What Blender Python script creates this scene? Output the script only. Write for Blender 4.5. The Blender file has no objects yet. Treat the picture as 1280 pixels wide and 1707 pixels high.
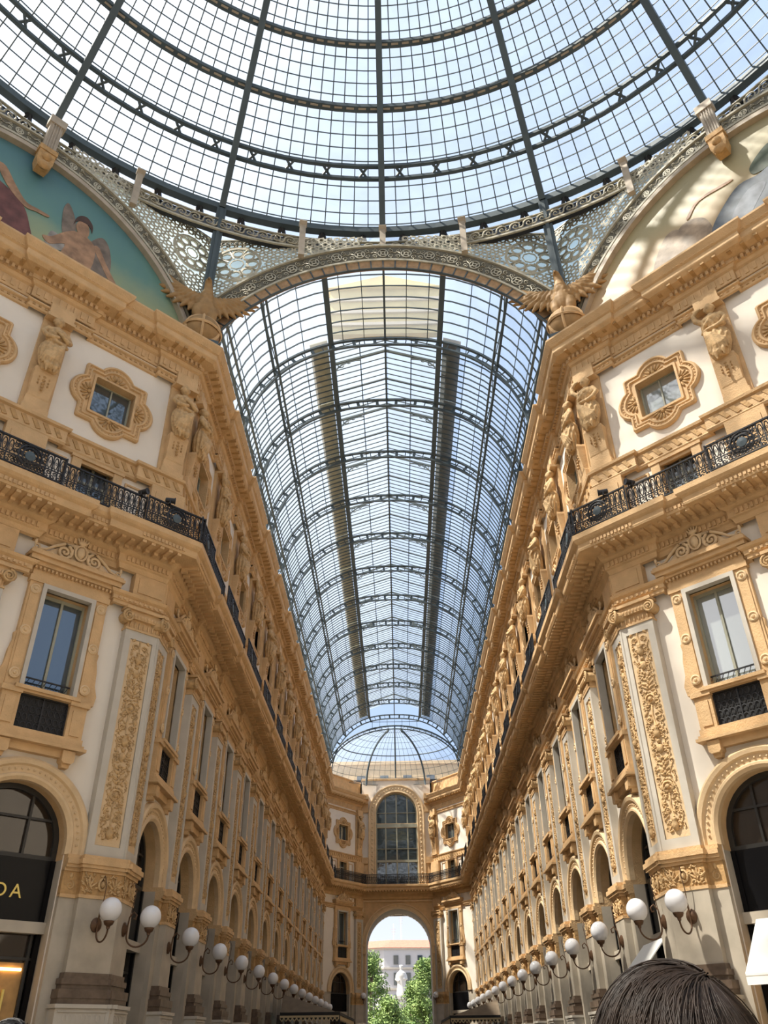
import bpy, math, random
from math import sin, cos, pi, radians as R, sqrt, atan2
from mathutils import Vector, Matrix, Euler, noise
random.seed(7)
scene = bpy.context.scene
C = scene.collection

# ------------------------------------------------------------------ camera
GZ = 1.75                      # eye height above the paving
cam_d = bpy.data.cameras.new('camera'); cam = bpy.data.objects.new('camera', cam_d); C.objects.link(cam)
cam_d.sensor_fit = 'HORIZONTAL'; cam_d.sensor_width = 36.0
cam_d.lens = 1342.227 / 1280 * 36.0
cam_d.clip_start = 0.05; cam_d.clip_end = 3000
cam.matrix_world = (Matrix.Translation((0.179, -5.017, GZ)) @ Matrix.Rotation(0.012, 4, 'Z')
                    @ Matrix.Rotation(pi/2 + 0.584, 4, 'X') @ Matrix.Rotation(-0.013, 4, 'Z'))
scene.camera = cam

# ------------------------------------------------------------------ light
SUN_DIR = Vector((0.50, 0.13, -0.85)).normalized()      # the way the sunlight travels
sun_d = bpy.data.lights.new('sun', 'SUN'); sun = bpy.data.objects.new('sun', sun_d); C.objects.link(sun)
sun_d.energy = 10.0; sun_d.angle = R(1.6); sun_d.color = (1.0, 0.93, 0.82)
sun.rotation_euler = SUN_DIR.to_track_quat('-Z', 'Y').to_euler()
sun.location = (-40, -10, 70)
world = bpy.data.worlds.new('sky'); scene.world = world; world.use_nodes = True
nt = world.node_tree; nt.nodes.clear()
def wn(t, **k):
    n = nt.nodes.new(t)
    for a, b in k.items(): setattr(n, a, b)
    return n
o_ = wn('ShaderNodeOutputWorld'); bg = wn('ShaderNodeBackground'); tc = wn('ShaderNodeTexCoord')
dot = wn('ShaderNodeVectorMath', operation='DOT_PRODUCT'); dot.inputs[1].default_value = (-0.80, -0.25, 0.35)
nt.links.new(tc.outputs['Generated'], dot.inputs[0])
rmp = wn('ShaderNodeValToRGB'); e = rmp.color_ramp.elements
e[0].position = 0.25; e[0].color = (0.34, 0.51, 0.83, 1); e[1].position = 0.95; e[1].color = (1.45, 1.45, 1.5, 1)
m1 = rmp.color_ramp.elements.new(0.60); m1.color = (0.62, 0.76, 0.97, 1)
mad = wn('ShaderNodeMath', operation='MULTIPLY_ADD'); mad.inputs[1].default_value = 0.5; mad.inputs[2].default_value = 0.5
nt.links.new(dot.outputs['Value'], mad.inputs[0])
noi = wn('ShaderNodeTexNoise'); noi.inputs['Scale'].default_value = 2.2; noi.inputs['Detail'].default_value = 5
nt.links.new(tc.outputs['Generated'], noi.inputs['Vector'])
ad = wn('ShaderNodeMath', operation='MULTIPLY_ADD'); ad.inputs[1].default_value = 0.30; 
nt.links.new(noi.outputs['Fac'], ad.inputs[0]); nt.links.new(mad.outputs[0], ad.inputs[2])
sb_ = wn('ShaderNodeMath', operation='SUBTRACT'); sb_.inputs[1].default_value = 0.15
nt.links.new(ad.outputs[0], sb_.inputs[0]); nt.links.new(sb_.outputs[0], rmp.inputs['Fac'])
sepw = wn('ShaderNodeSeparateXYZ'); nt.links.new(tc.outputs['Generated'], sepw.inputs[0])
hz = wn('ShaderNodeMapRange'); hz.inputs['From Min'].default_value = 0.02; hz.inputs['From Max'].default_value = 0.30; hz.inputs['To Min'].default_value = 0.85; hz.inputs['To Max'].default_value = 0.0
nt.links.new(sepw.outputs['Z'], hz.inputs['Value'])
mxw = wn('ShaderNodeMixRGB'); mxw.inputs['Color2'].default_value = (1.0, 1.0, 1.02, 1)
nt.links.new(hz.outputs[0], mxw.inputs['Fac']); nt.links.new(rmp.outputs['Color'], mxw.inputs['Color1']); nt.links.new(mxw.outputs[0], bg.inputs['Color']); bg.inputs['Strength'].default_value = 1.08
nt.links.new(bg.outputs[0], o_.inputs['Surface'])
scene.view_settings.view_transform = 'Standard'; scene.view_settings.look = 'None'
scene.view_settings.gamma = 1.0; scene.view_settings.use_curve_mapping = False
scene.view_settings.exposure = 0.12
scene.cycles.max_bounces = 8; scene.cycles.diffuse_bounces = 3; scene.cycles.glossy_bounces = 2
scene.cycles.transparent_max_bounces = 24; scene.cycles.transmission_bounces = 3
scene.cycles.caustics_reflective = False; scene.cycles.caustics_refractive = False
scene.cycles.sample_clamp_indirect = 4.0

# ------------------------------------------------------------------ materials
def mat(name, col, rough=0.7, metal=0.0, var=0.0, vscale=3.0, bump=0.0, bscale=20.0, spec=0.4, col2=None):
    m = bpy.data.materials.new(name); m.use_nodes = True; n = m.node_tree; b = n.nodes['Principled BSDF']
    b.inputs['Base Color'].default_value = (*col, 1); b.inputs['Roughness'].default_value = rough
    b.inputs['Metallic'].default_value = metal; b.inputs['Specular IOR Level'].default_value = spec
    tcn = n.nodes.new('ShaderNodeTexCoord')
    if var or col2:
        t = n.nodes.new('ShaderNodeTexNoise'); t.inputs['Scale'].default_value = vscale; t.inputs['Detail'].default_value = 6
        n.links.new(tcn.outputs['Object'], t.inputs['Vector'])
        r = n.nodes.new('ShaderNodeValToRGB'); r.color_ramp.elements[0].position = 0.32; r.color_ramp.elements[1].position = 0.68
        c2 = col2 if col2 else tuple(c*(1-var) for c in col)
        r.color_ramp.elements[0].color = (*c2, 1); r.color_ramp.elements[1].color = (*col, 1)
        n.links.new(t.outputs['Fac'], r.inputs['Fac']); n.links.new(r.outputs['Color'], b.inputs['Base Color'])
    if bump:
        t2 = n.nodes.new('ShaderNodeTexNoise'); t2.inputs['Scale'].default_value = bscale; t2.inputs['Detail'].default_value = 4
        n.links.new(tcn.outputs['Object'], t2.inputs['Vector'])
        bp = n.nodes.new('ShaderNodeBump'); bp.inputs['Strength'].default_value = bump; bp.inputs['Distance'].default_value = 0.03
        n.links.new(t2.outputs['Fac'], bp.inputs['Height']); n.links.new(bp.outputs['Normal'], b.inputs['Normal'])
    return m
M = {}
M['ochre'] = mat('ochre_stone', (0.71, 0.465, 0.235), 0.75, var=0.18, vscale=2.5, bump=0.5)
M['ochre_deep'] = mat('deep_ochre_stone', (0.58, 0.35, 0.145), 0.75, var=0.30, vscale=6, bump=0.6, bscale=14)
M['pale'] = mat('pale_ochre_stone', (0.76, 0.55, 0.32), 0.75, var=0.15, vscale=3, bump=0.25)
M['cream'] = mat('cream_plaster', (0.84, 0.76, 0.65), 0.8, var=0.07, vscale=0.8)
M['marble'] = mat('grey_beige_marble', (0.52, 0.455, 0.36), 0.5, var=0.25, vscale=1.5)
M['greystone'] = mat('grey_stone', (0.58, 0.53, 0.45), 0.6, var=0.12, vscale=2)
M['darkbase'] = mat('brown_marble', (0.17, 0.12, 0.085), 0.4, var=0.4, vscale=5)
M['iron'] = mat('painted_iron', (0.085, 0.115, 0.13), 0.55, var=0.2, vscale=1)
M['ironlite'] = mat('grey_green_iron', (0.16, 0.19, 0.19), 0.55)
M['black'] = mat('black_iron', (0.02, 0.02, 0.022), 0.45)
M['taniron'] = mat('tan_painted_iron', (0.50, 0.42, 0.32), 0.6, var=0.2)
M['creamiron'] = mat('cream_painted_iron', (0.56, 0.52, 0.40), 0.6, var=0.25, vscale=6)
M['bandback'] = mat('olive_grey_band', (0.16, 0.15, 0.115), 0.7)
M['brick'] = mat('tan_soffit_panel', (0.52, 0.33, 0.18), 0.8, var=0.35, vscale=5)
M['bronze'] = mat('bronze', (0.12, 0.065, 0.035), 0.45, metal=0.4)
M['globe'] = mat('opal_glass', (0.80, 0.80, 0.82), 0.15, spec=0.6)
M['blackglass'] = mat('black_sign_panel', (0.006, 0.006, 0.007), 0.25, spec=0.15)
M['mullion'] = mat('window_frame_paint', (0.36, 0.36, 0.28), 0.5)
M['dkmullion'] = mat('dark_window_frame', (0.03, 0.028, 0.025), 0.4)
M['gold'] = mat('gilt_letter', (0.80, 0.62, 0.18), 0.35, metal=0.3)
M['canvas'] = mat('white_awning_canvas', (0.86, 0.85, 0.80), 0.85)
M['canopy'] = mat('brown_canopy_canvas', (0.20, 0.15, 0.10), 0.8, var=0.2)
M['fringe'] = mat('dark_canopy_trim', (0.02, 0.02, 0.02), 0.7)
M['fringe2'] = mat('cream_canopy_valance', (0.62, 0.50, 0.30), 0.7)
M['floor'] = mat('marble_paving', (0.34, 0.30, 0.25), 0.35, var=0.35, vscale=0.6)
M['statue_stone'] = mat('carved_ochre_stone', (0.68, 0.45, 0.22), 0.75, var=0.35, vscale=7, bump=0.5)
M['eagle_stone'] = mat('brown_gilt_plaster', (0.42, 0.25, 0.10), 0.65, var=0.25, vscale=4)
M['leaf'] = mat('tree_leaves', (0.30, 0.40, 0.12), 0.7, col2=(0.10, 0.19, 0.05), vscale=1.2)
M['bark'] = mat('tree_bark', (0.16, 0.12, 0.08), 0.9)
M['whitestone'] = mat('white_marble', (0.62, 0.60, 0.57), 0.6)
M['facade_far'] = mat('pale_grey_render', (0.50, 0.49, 0.50), 0.8); M['passage'] = mat('shaded_passage_stone', (0.26, 0.20, 0.14), 0.8, var=0.2); M['yellowwall'] = mat('yellow_ochre_render', (0.85, 0.70, 0.34), 0.8, var=0.2, vscale=1)  # passage stone darkened so its colour carries the shade inside the portal
M['redroof'] = mat('red_roof_tiles', (0.66, 0.22, 0.15), 0.8, var=0.25)
M['skin'] = mat('skin', (0.62, 0.38, 0.28), 0.55)
M['hair'] = mat('dark_brown_hair', (0.030, 0.018, 0.012), 0.55, var=0.5, vscale=40, spec=0.3)
M['hair2'] = mat('greying_hair', (0.26, 0.20, 0.14), 0.6, var=0.4, vscale=30)
M['hair3'] = mat('black_hair', (0.010, 0.010, 0.012), 0.5)
M['cloth'] = mat('dark_blue_cotton', (0.04, 0.05, 0.09), 0.85)
M['cloth2'] = mat('white_cotton', (0.75, 0.74, 0.72), 0.85)
M['shopwood'] = mat('warm_shop_wood', (0.60, 0.34, 0.12), 0.5, var=0.4)
M['walkway'] = mat('roof_walkway_grating', (0.20, 0.20, 0.17), 0.8, var=0.3)
M['walkway_sunlit'] = mat('sunlit_toned_walkway', (0.62, 0.56, 0.36), 0.8, var=0.3)  # left walkway: sunlight painted in as a paler, yellower colour

def glass_mat(name, tint, fac_milky, milky=(0.9, 0.93, 0.95), dirt=0.12):
    m = bpy.data.materials.new(name); m.use_nodes = True; n = m.node_tree; n.nodes.clear()
    out = n.nodes.new('ShaderNodeOutputMaterial'); tr = n.nodes.new('ShaderNodeBsdfTransparent')
    tl = n.nodes.new('ShaderNodeBsdfTranslucent'); tl.inputs['Color'].default_value = (*milky, 1)
    t = n.nodes.new('ShaderNodeTexNoise'); t.inputs['Scale'].default_value = 0.55; t.inputs['Detail'].default_value = 5
    tc_ = n.nodes.new('ShaderNodeTexCoord'); mp = n.nodes.new('ShaderNodeMapping'); mp.inputs['Scale'].default_value = (1, 1, 2.5)
    n.links.new(tc_.outputs['Object'], mp.inputs['Vector']); n.links.new(mp.outputs['Vector'], t.inputs['Vector'])
    r = n.nodes.new('ShaderNodeValToRGB'); r.color_ramp.elements[0].position = 0.35; r.color_ramp.elements[1].position = 0.65
    r.color_ramp.elements[0].color = (*tint, 1); r.color_ramp.elements[1].color = tuple([c*(1-dirt) for c in tint] + [1])
    n.links.new(t.outputs['Fac'], r.inputs['Fac']); n.links.new(r.outputs['Color'], tr.inputs['Color'])
    mx = n.nodes.new('ShaderNodeMixShader'); mx.inputs['Fac'].default_value = fac_milky
    n.links.new(tr.outputs[0], mx.inputs[1]); n.links.new(tl.outputs[0], mx.inputs[2])
    n.links.new(mx.outputs[0], out.inputs['Surface']); return m
M['roofglass'] = glass_mat('roof_glass', (0.95, 0.97, 0.98), 0.10)
M['latticeglass'] = glass_mat('pale_green_lattice_glass', (0.80, 0.88, 0.84), 0.3)
def pane_mat(name, base, rough=0.03):
    m = bpy.data.materials.new(name); m.use_nodes = True; b = m.node_tree.nodes['Principled BSDF']
    b.inputs['Base Color'].default_value = (*base, 1); b.inputs['Roughness'].default_value = rough
    b.inputs['IOR'].default_value = 1.9; b.inputs['Specular IOR Level'].default_value = 0.8
    n = m.node_tree; t = n.nodes.new('ShaderNodeTexNoise'); t.inputs['Scale'].default_value = 1.3
    tc_ = n.nodes.new('ShaderNodeTexCoord'); n.links.new(tc_.outputs['Object'], t.inputs['Vector'])
    bp = n.nodes.new('ShaderNodeBump'); bp.inputs['Strength'].default_value = 0.12; bp.inputs['Distance'].default_value = 0.05
    n.links.new(t.outputs['Fac'], bp.inputs['Height']); n.links.new(bp.outputs['Normal'], b.inputs['Normal'])
    return m
M['pane'] = pane_mat('window_glass', (0.05, 0.07, 0.08))
M['panepale'] = pane_mat('pale_window_glass', (0.26, 0.29, 0.27), 0.04); M['panepale'].node_tree.nodes['Principled BSDF'].inputs['IOR'].default_value = 2.3  # window glass with a paler base colour than the rest
M['panedark'] = pane_mat('dark_shop_glass', (0.030, 0.020, 0.013)); M['panedark'].node_tree.nodes['Principled BSDF'].inputs['IOR'].default_value = 1.4
def emis(name, col, s):
    m = bpy.data.materials.new(name); m.use_nodes = True; b = m.node_tree.nodes['Principled BSDF']
    b.inputs['Base Color'].default_value = (*col, 1); b.inputs['Emission Color'].default_value = (*col, 1)
    b.inputs['Emission Strength'].default_value = s; return m
M['shoplamp'] = emis('warm_shop_lamp', (1.0, 0.62, 0.25), 6.0)

def painting(name, stops, ground, seed):
    """lunette painting: sky that runs from the horizon colours up to blue, with cloud patches"""
    m = bpy.data.materials.new(name); m.use_nodes = True; n = m.node_tree; b = n.nodes['Principled BSDF']
    b.inputs['Roughness'].default_value = 0.45
    tc_ = n.nodes.new('ShaderNodeTexCoord'); sp = n.nodes.new('ShaderNodeSeparateXYZ')
    n.links.new(tc_.outputs['Object'], sp.inputs[0])
    t = n.nodes.new('ShaderNodeTexNoise'); t.inputs['Scale'].default_value = 0.5; t.inputs['Detail'].default_value = 6
    mp = n.nodes.new('ShaderNodeMapping'); mp.inputs['Location'].default_value = (seed, 0, seed); n.links.new(tc_.outputs['Object'], mp.inputs['Vector'])
    n.links.new(mp.outputs['Vector'], t.inputs['Vector'])
    a = n.nodes.new('ShaderNodeMath'); a.operation = 'MULTIPLY_ADD'; a.inputs[1].default_value = 2.6; n.links.new(t.outputs['Fac'], a.inputs[0]); n.links.new(sp.outputs['Z'], a.inputs[2])
    mr = n.nodes.new('ShaderNodeMapRange'); mr.inputs['From Min'].default_value = 24.5; mr.inputs['From Max'].default_value = 31.0
    n.links.new(a.outputs[0], mr.inputs['Value'])
    r = n.nodes.new('ShaderNodeValToRGB')
    while len(r.color_ramp.elements) < len(stops): r.color_ramp.elements.new(0.5)
    for el, (p, c) in zip(r.color_ramp.elements, stops): el.position = p; el.color = (*c, 1)
    n.links.new(mr.outputs[0], r.inputs['Fac']); n.links.new(r.outputs['Color'], b.inputs['Base Color']); return m
M['paint_teal'] = painting('teal_sky_painting', [(0, (0.30, 0.24, 0.17)), (0.25, (0.45, 0.38, 0.26)), (0.38, (0.34, 0.38, 0.20)), (0.6, (0.13, 0.27, 0.23)), (1, (0.08, 0.19, 0.23))], 0, 3)
M['paint_warm'] = painting('warm_sky_painting', [(0, (0.56, 0.33, 0.20)), (0.3, (0.60, 0.41, 0.24)), (0.55, (0.52, 0.39, 0.21)), (0.75, (0.42, 0.36, 0.20)), (1, (0.34, 0.31, 0.19))], 0, 9)
for k, c in dict(fig_skin=(0.50, 0.29, 0.16), fig_red=(0.20, 0.075, 0.06), fig_wing=(0.26, 0.20, 0.15), fig_blue=(0.16, 0.19, 0.22),
                 fig_green=(0.12, 0.15, 0.10), fig_fold=(0.24, 0.27, 0.31), fig_grey=(0.46, 0.35, 0.24), fig_hair=(0.10, 0.05, 0.03), fig_cloud=(0.42, 0.38, 0.33)).items():
    M[k] = mat('painted_' + k[4:], c, 0.5, var=0.5, vscale=2.5)

# ------------------------------------------------------------------ mesh builder
class MB:
    def __init__(s): s.v = []; s.f = []; s.m = []; s.cur = 0; s.sm = []; s.smooth = False
    def add(s, vs, fs, m=None):
        b = len(s.v); s.v += [tuple(p) for p in vs]; mm = s.cur if m is None else m
        for f in fs: s.f.append(tuple(i+b for i in f)); s.m.append(mm); s.sm.append(s.smooth)
    def box(s, x0, x1, y0, y1, z0, z1, m=None):
        s.add([(x, y, z) for z in (z0, z1) for y in (y0, y1) for x in (x0, x1)],
              [(0,2,3,1), (4,5,7,6), (0,1,5,4), (2,6,7,3), (0,4,6,2), (1,3,7,5)], m)
    def quad(s, a, b, c, d, m=None): s.add([a, b, c, d], [(0,1,2,3)], m)
    def prism(s, poly, y0, y1, m=None):      # polygon in the x,z plane pushed along y
        n = len(poly)
        s.add([(x, y0, z) for x, z in poly] + [(x, y1, z) for x, z in poly],
              [tuple(range(n)), tuple(range(2*n-1, n-1, -1))] + [(i, (i+1) % n, (i+1) % n + n, i+n) for i in range(n)], m)
    def plan(s, poly, z0, z1, m=None):       # polygon in plan pushed up
        n = len(poly)
        s.add([(x, y, z0) for x, y in poly] + [(x, y, z1) for x, y in poly],
              [tuple(range(n)), tuple(range(2*n-1, n-1, -1))] + [(i, (i+1) % n, (i+1) % n + n, i+n) for i in range(n)], m)
    def rings(s, rings, close=True, cap=False, m=None):   # rings: lists of equal length
        n = len(rings[0]); vs = [p for r in rings for p in r]; fs = []
        for k in range(len(rings)-1):
            for i in range(n if close else n-1):
                j = (i+1) % n; fs.append((k*n+i, k*n+j, (k+1)*n+j, (k+1)*n+i))
        if cap: fs += [tuple(range(n)), tuple(range((len(rings)-1)*n, len(rings)*n))]
        s.add(vs, fs, m)
    def tube(s, path, r, n=6, m=None, flat=1.0, cap=True):
        path = [Vector(p) for p in path]; rr = r if isinstance(r, (list, tuple)) else [r]*len(path); rs = []; prev = None
        for i, p in enumerate(path):
            t = (path[min(i+1, len(path)-1)] - path[max(i-1, 0)])
            t = t.normalized() if t.length > 1e-9 else Vector((0, 0, 1))
            if prev is None: u = t.orthogonal().normalized()
            else:
                u = prev - t*prev.dot(t); u = u.normalized() if u.length > 1e-6 else t.orthogonal().normalized()
            prev = u; w = t.cross(u)
            rs.append([p + (u*cos(2*pi*k/n) + w*sin(2*pi*k/n))*rr[i] for k in range(n)])
        sm = s.smooth; s.smooth = True; s.rings(rs, cap=cap, m=m); s.smooth = sm
    def bar(s, a, b, w, h, up=(0, 0, 1), m=None):           # rectangular bar from a to b
        s.ribbon([a, b], w, h, up, m)
    def ribbon(s, path, w, h, up=(0, 0, 1), m=None):
        path = [Vector(p) for p in path]; rs = []
        for i, p in enumerate(path):
            t = (path[min(i+1, len(path)-1)] - path[max(i-1, 0)]).normalized()
            u = Vector(up(p) if callable(up) else up); sd = t.cross(u)
            sd = sd.normalized() if sd.length > 1e-6 else t.orthogonal().normalized(); u2 = sd.cross(t).normalized()
            rs.append([p+sd*w/2+u2*h/2, p-sd*w/2+u2*h/2, p-sd*w/2-u2*h/2, p+sd*w/2-u2*h/2])
        s.rings(rs, cap=True, m=m)
    def lathe(s, prof, n=16, c=(0, 0, 0), m=None, half=False):
        sm = s.smooth; s.smooth = True
        s.rings([[(c[0]+r*cos(2*pi*k/n), c[1]+r*sin(2*pi*k/n), c[2]+z) for k in range(n)] for r, z in prof], cap=True, m=m); s.smooth = sm
    def ell(s, c, r, n=10, k=6, m=None, rot=None):
        rs = []
        if not isinstance(r, (tuple, list)): r = (r, r, r)
        for j in range(k+1):
            a = -pi/2 + pi*(0.02+0.96*j/k); rs.append([])
            for i in range(n):
                b = 2*pi*i/n; p = Vector((r[0]*cos(a)*cos(b), r[1]*cos(a)*sin(b), r[2]*sin(a)))
                if rot is not None: p = rot @ p
                rs[-1].append(tuple(p + Vector(c)))
        sm = s.smooth; s.smooth = True; s.rings(rs, cap=True, m=m); s.smooth = sm
    def spiral(s, cx, cz, r0, turns, y=0.0, th=0.03, start=0.0, d=1, r1=0.02, n=None, nseg=4, m=None, tail=None):
        n = n or int(10*turns)+4; pts = []
        if tail: pts += tail
        for i in range(n+1):
            t = i/n; r = r0*(1-t)+r1*t; a = start+d*2*pi*turns*t
            pts.append((cx+r*cos(a), y, cz+r*sin(a)))
        s.tube(pts, [th*(1-0.35*i/len(pts)) for i in range(len(pts))], nseg, m)
    def torus(s, c, rx, rz, th, n=14, k=4, m=None):      # ring lying in the x,z plane
        s.rings([[(c[0]+(rx+th*cos(b))*cos(a), c[1]+th*sin(b), c[2]+(rz+th*cos(b))*sin(a)) for b in [2*pi*j/k+0.4 for j in range(k)]]
                 for a in [2*pi*i/n for i in range(n+1)]], m=m)
    def merge(s, o, f=lambda p: p, m=None):
        b = len(s.v); s.v += [tuple(f(Vector(p))) for p in o.v]
        for g, mm, sm in zip(o.f, o.m, o.sm): s.f.append(tuple(i+b for i in g)); s.m.append(mm if m is None else m); s.sm.append(sm)
    def mesh(s, name, mats):
        me = bpy.data.meshes.new(name); me.from_pydata(s.v, [], s.f)
        for x in mats: me.materials.append(M[x])
        me.polygons.foreach_set('material_index', s.m); me.polygons.foreach_set('use_smooth', s.sm)
        me.update(); return me
def obj(name, mb, mats, parent=None, loc=None, rz=None):
    if isinstance(mats, str): mats = [mats]
    o = bpy.data.objects.new(name, mb.mesh(name, mats) if isinstance(mb, MB) else mb); C.objects.link(o)
    if parent: o.parent = parent
    if loc: o.location = loc
    if rz: o.rotation_euler = (0, 0, rz)
    return o
def tag(o, label, cat, group=None):
    o['label'] = label; o['category'] = cat
    if group: o['group'] = group
    return o
def struct(name, mb, mats, **k):
    o = obj(name, mb, mats, **k); o['kind'] = 'structure'; return o
def empty(name, loc=(0, 0, 0), rz=0):
    o = bpy.data.objects.new(name, None); C.objects.link(o); o.location = loc; o.rotation_euler = (0, 0, rz); o.empty_display_size = 0.3; return o
KIDS = {}
def reg(root): KIDS[root.name] = [(c, [g for g in bpy.data.objects if g.parent == c]) for c in bpy.data.objects if c.parent == root]; return root
def dup(root):
    r = root.copy(); C.objects.link(r)
    for c, gs in KIDS[root.name]:
        c2 = c.copy(); C.objects.link(c2); c2.parent = r
        for g in gs:
            g2 = g.copy(); C.objects.link(g2); g2.parent = c2
    return r
def remesh(mb, name, voxel, mats, smooth_it=2):
    """melts overlapping blobs into one continuous surface"""
    me = mb.mesh(name, mats); o = bpy.data.objects.new(name+'_tmp', me); C.objects.link(o)
    m = o.modifiers.new('r', 'REMESH'); m.mode = 'VOXEL'; m.voxel_size = voxel; m.use_smooth_shade = True
    if smooth_it:
        q = o.modifiers.new('s', 'SMOOTH'); q.iterations = smooth_it; q.factor = 0.5
    dg = bpy.context.evaluated_depsgraph_get(); out = bpy.data.meshes.new_from_object(o.evaluated_get(dg)); out.name = name
    bpy.data.objects.remove(o); bpy.data.meshes.remove(me)
    out.materials.clear(); [out.materials.append(M[x]) for x in mats]
    return out

# ------------------------------------------------------------------ layout of the place
W = 7.25; YV = 17.5; YE = 79.6; BX, BY = 3.7, 84.5; DL = 15.16; S2 = sqrt(0.5)
class Face:
    """a facade: starts at P, runs along d, looks along n"""
    def __init__(s, P, d, n, name):
        s.P = Vector((*P, 0)); s.d = Vector((*d, 0)).normalized(); s.n = Vector((*n, 0)).normalized(); s.name = name
        s.rz = atan2(-s.n.x, s.n.y)
    def at(s, t, off=0, z=0): p = s.P + s.d*t + s.n*off; return Vector((p.x, p.y, z))
fd = Vector((BX-W, BY-YE)).normalized()
RD = Face((W, YV), (S2, -S2), (-S2, -S2), 'right corner'); LD = Face((-W, YV), (-S2, -S2), (S2, -S2), 'left corner')
RA = Face((W, YV), (0, 1), (-1, 0), 'right'); LA = Face((-W, YV), (0, 1), (1, 0), 'left')
RF = Face((W, YE), fd, (-fd.y, fd.x), 'far right'); LF = Face((-W, YE), (-fd.x, fd.y), (fd.y, fd.x), 'far left')
if RF.n.y > 0: RF = Face((W, YE), fd, (fd.y, -fd.x), 'far right'); LF = Face((-W, YE), (-fd.x, fd.y), (-fd.y, -fd.x), 'far left')
FC = Face((BX, BY), (-1, 0), (0, -1), 'far')
BAY = 4.7; NB = 13
DP = [0.42, 5.19, 9.97, 14.74]; DB = [2.80, 7.58, 12.36]
AP = [0.45 + BAY*k for k in range(1, NB)] + [61.45]; AB = [2.80 + BAY*k for k in range(NB)]
FBc = [2.95]; FPc = [5.45]; FLEN = (Vector((W, YE)) - Vector((BX, BY))).length
HW = 1.03
ORD = ['first', 'second', 'third', 'fourth', 'fifth', 'sixth', 'seventh', 'eighth', 'ninth', 'tenth', 'eleventh', 'twelfth', 'thirteenth', 'fourteenth', 'fifteenth']

def jogpath(j, hw=HW, full=True):
    """plan line of the facades on the right, round the far end and back on the left; steps forward by j at the pilasters"""
    out = []
    def P(F, t, o): p = F.at(t, o); out.append((p.x, p.y))
    def jog(F, c): P(F, c-hw, 0); P(F, c-hw, j); P(F, c+hw, j); P(F, c+hw, 0)
    P(RD, DL, 0)
    for c in (DP[2], DP[1]):
        P(RD, c+hw, 0); P(RD, c+hw, j); P(RD, c-hw, j); P(RD, c-hw, 0)
    e = 0.42+hw
    P(RD, e, 0); P(RD, e, j)
    nn = RD.n + RA.n; q = RA.P + nn*(j/(1+RD.n.dot(RA.n))); out.append((q.x, q.y))
    P(RA, e, j); P(RA, e, 0)
    for c in AP[:-1]: jog(RA, c)
    P(RA, YE-YV, 0)
    half = list(out)
    if not full: return half + [(BX, BY)]
    c = FPc[0]
    return half + [(BX, BY)] + [(-BX, BY)] + [(-x, y) for x, y in reversed(half)]
def sweep(mb, path, prof, m=None):
    """profile (offset, z) swept along a plan path; offset is towards the left of travel"""
    P = [Vector(p) for p in path]; n = len(P); rs = []
    for i in range(n):
        a = (P[i]-P[i-1]).normalized() if i > 0 else (P[1]-P[0]).normalized()
        b = (P[i+1]-P[i]).normalized() if i < n-1 else a
        na = Vector((-a.y, a.x)); nb = Vector((-b.y, b.x)); mt = (na+nb)/(1+na.dot(nb))
        rs.append([(P[i].x+mt.x*o, P[i].y+mt.y*o, z) for o, z in prof])
    mb.rings(rs, cap=True, m=m)
def along(path, pitch, off, f, skip_short=0.3):
    """calls f(point, direction, normal) at even steps along the straight runs of a path"""
    P = [Vector(p) for p in path]
    for i in range(len(P)-1):
        d = P[i+1]-P[i]; L = d.length
        if L < skip_short: continue
        d.normalize(); nrm = Vector((-d.y, d.x)); k = max(1, round(L/pitch))
        for q in range(k): f(P[i]+d*(L*(q+0.5)/k)+nrm*off, d, nrm)
def blk(mb, p, d, nrm, w, o0, o1, z0, z1, m=None):
    vs = [(p.x+d.x*a+nrm.x*o, p.y+d.y*a+nrm.y*o, z) for z in (z0, z1) for o in (o0, o1) for a in (-w/2, w/2)]
    mb.add(vs, [(0,2,3,1), (4,5,7,6), (0,1,5,4), (2,6,7,3), (0,4,6,2), (1,3,7,5)], m)

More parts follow.
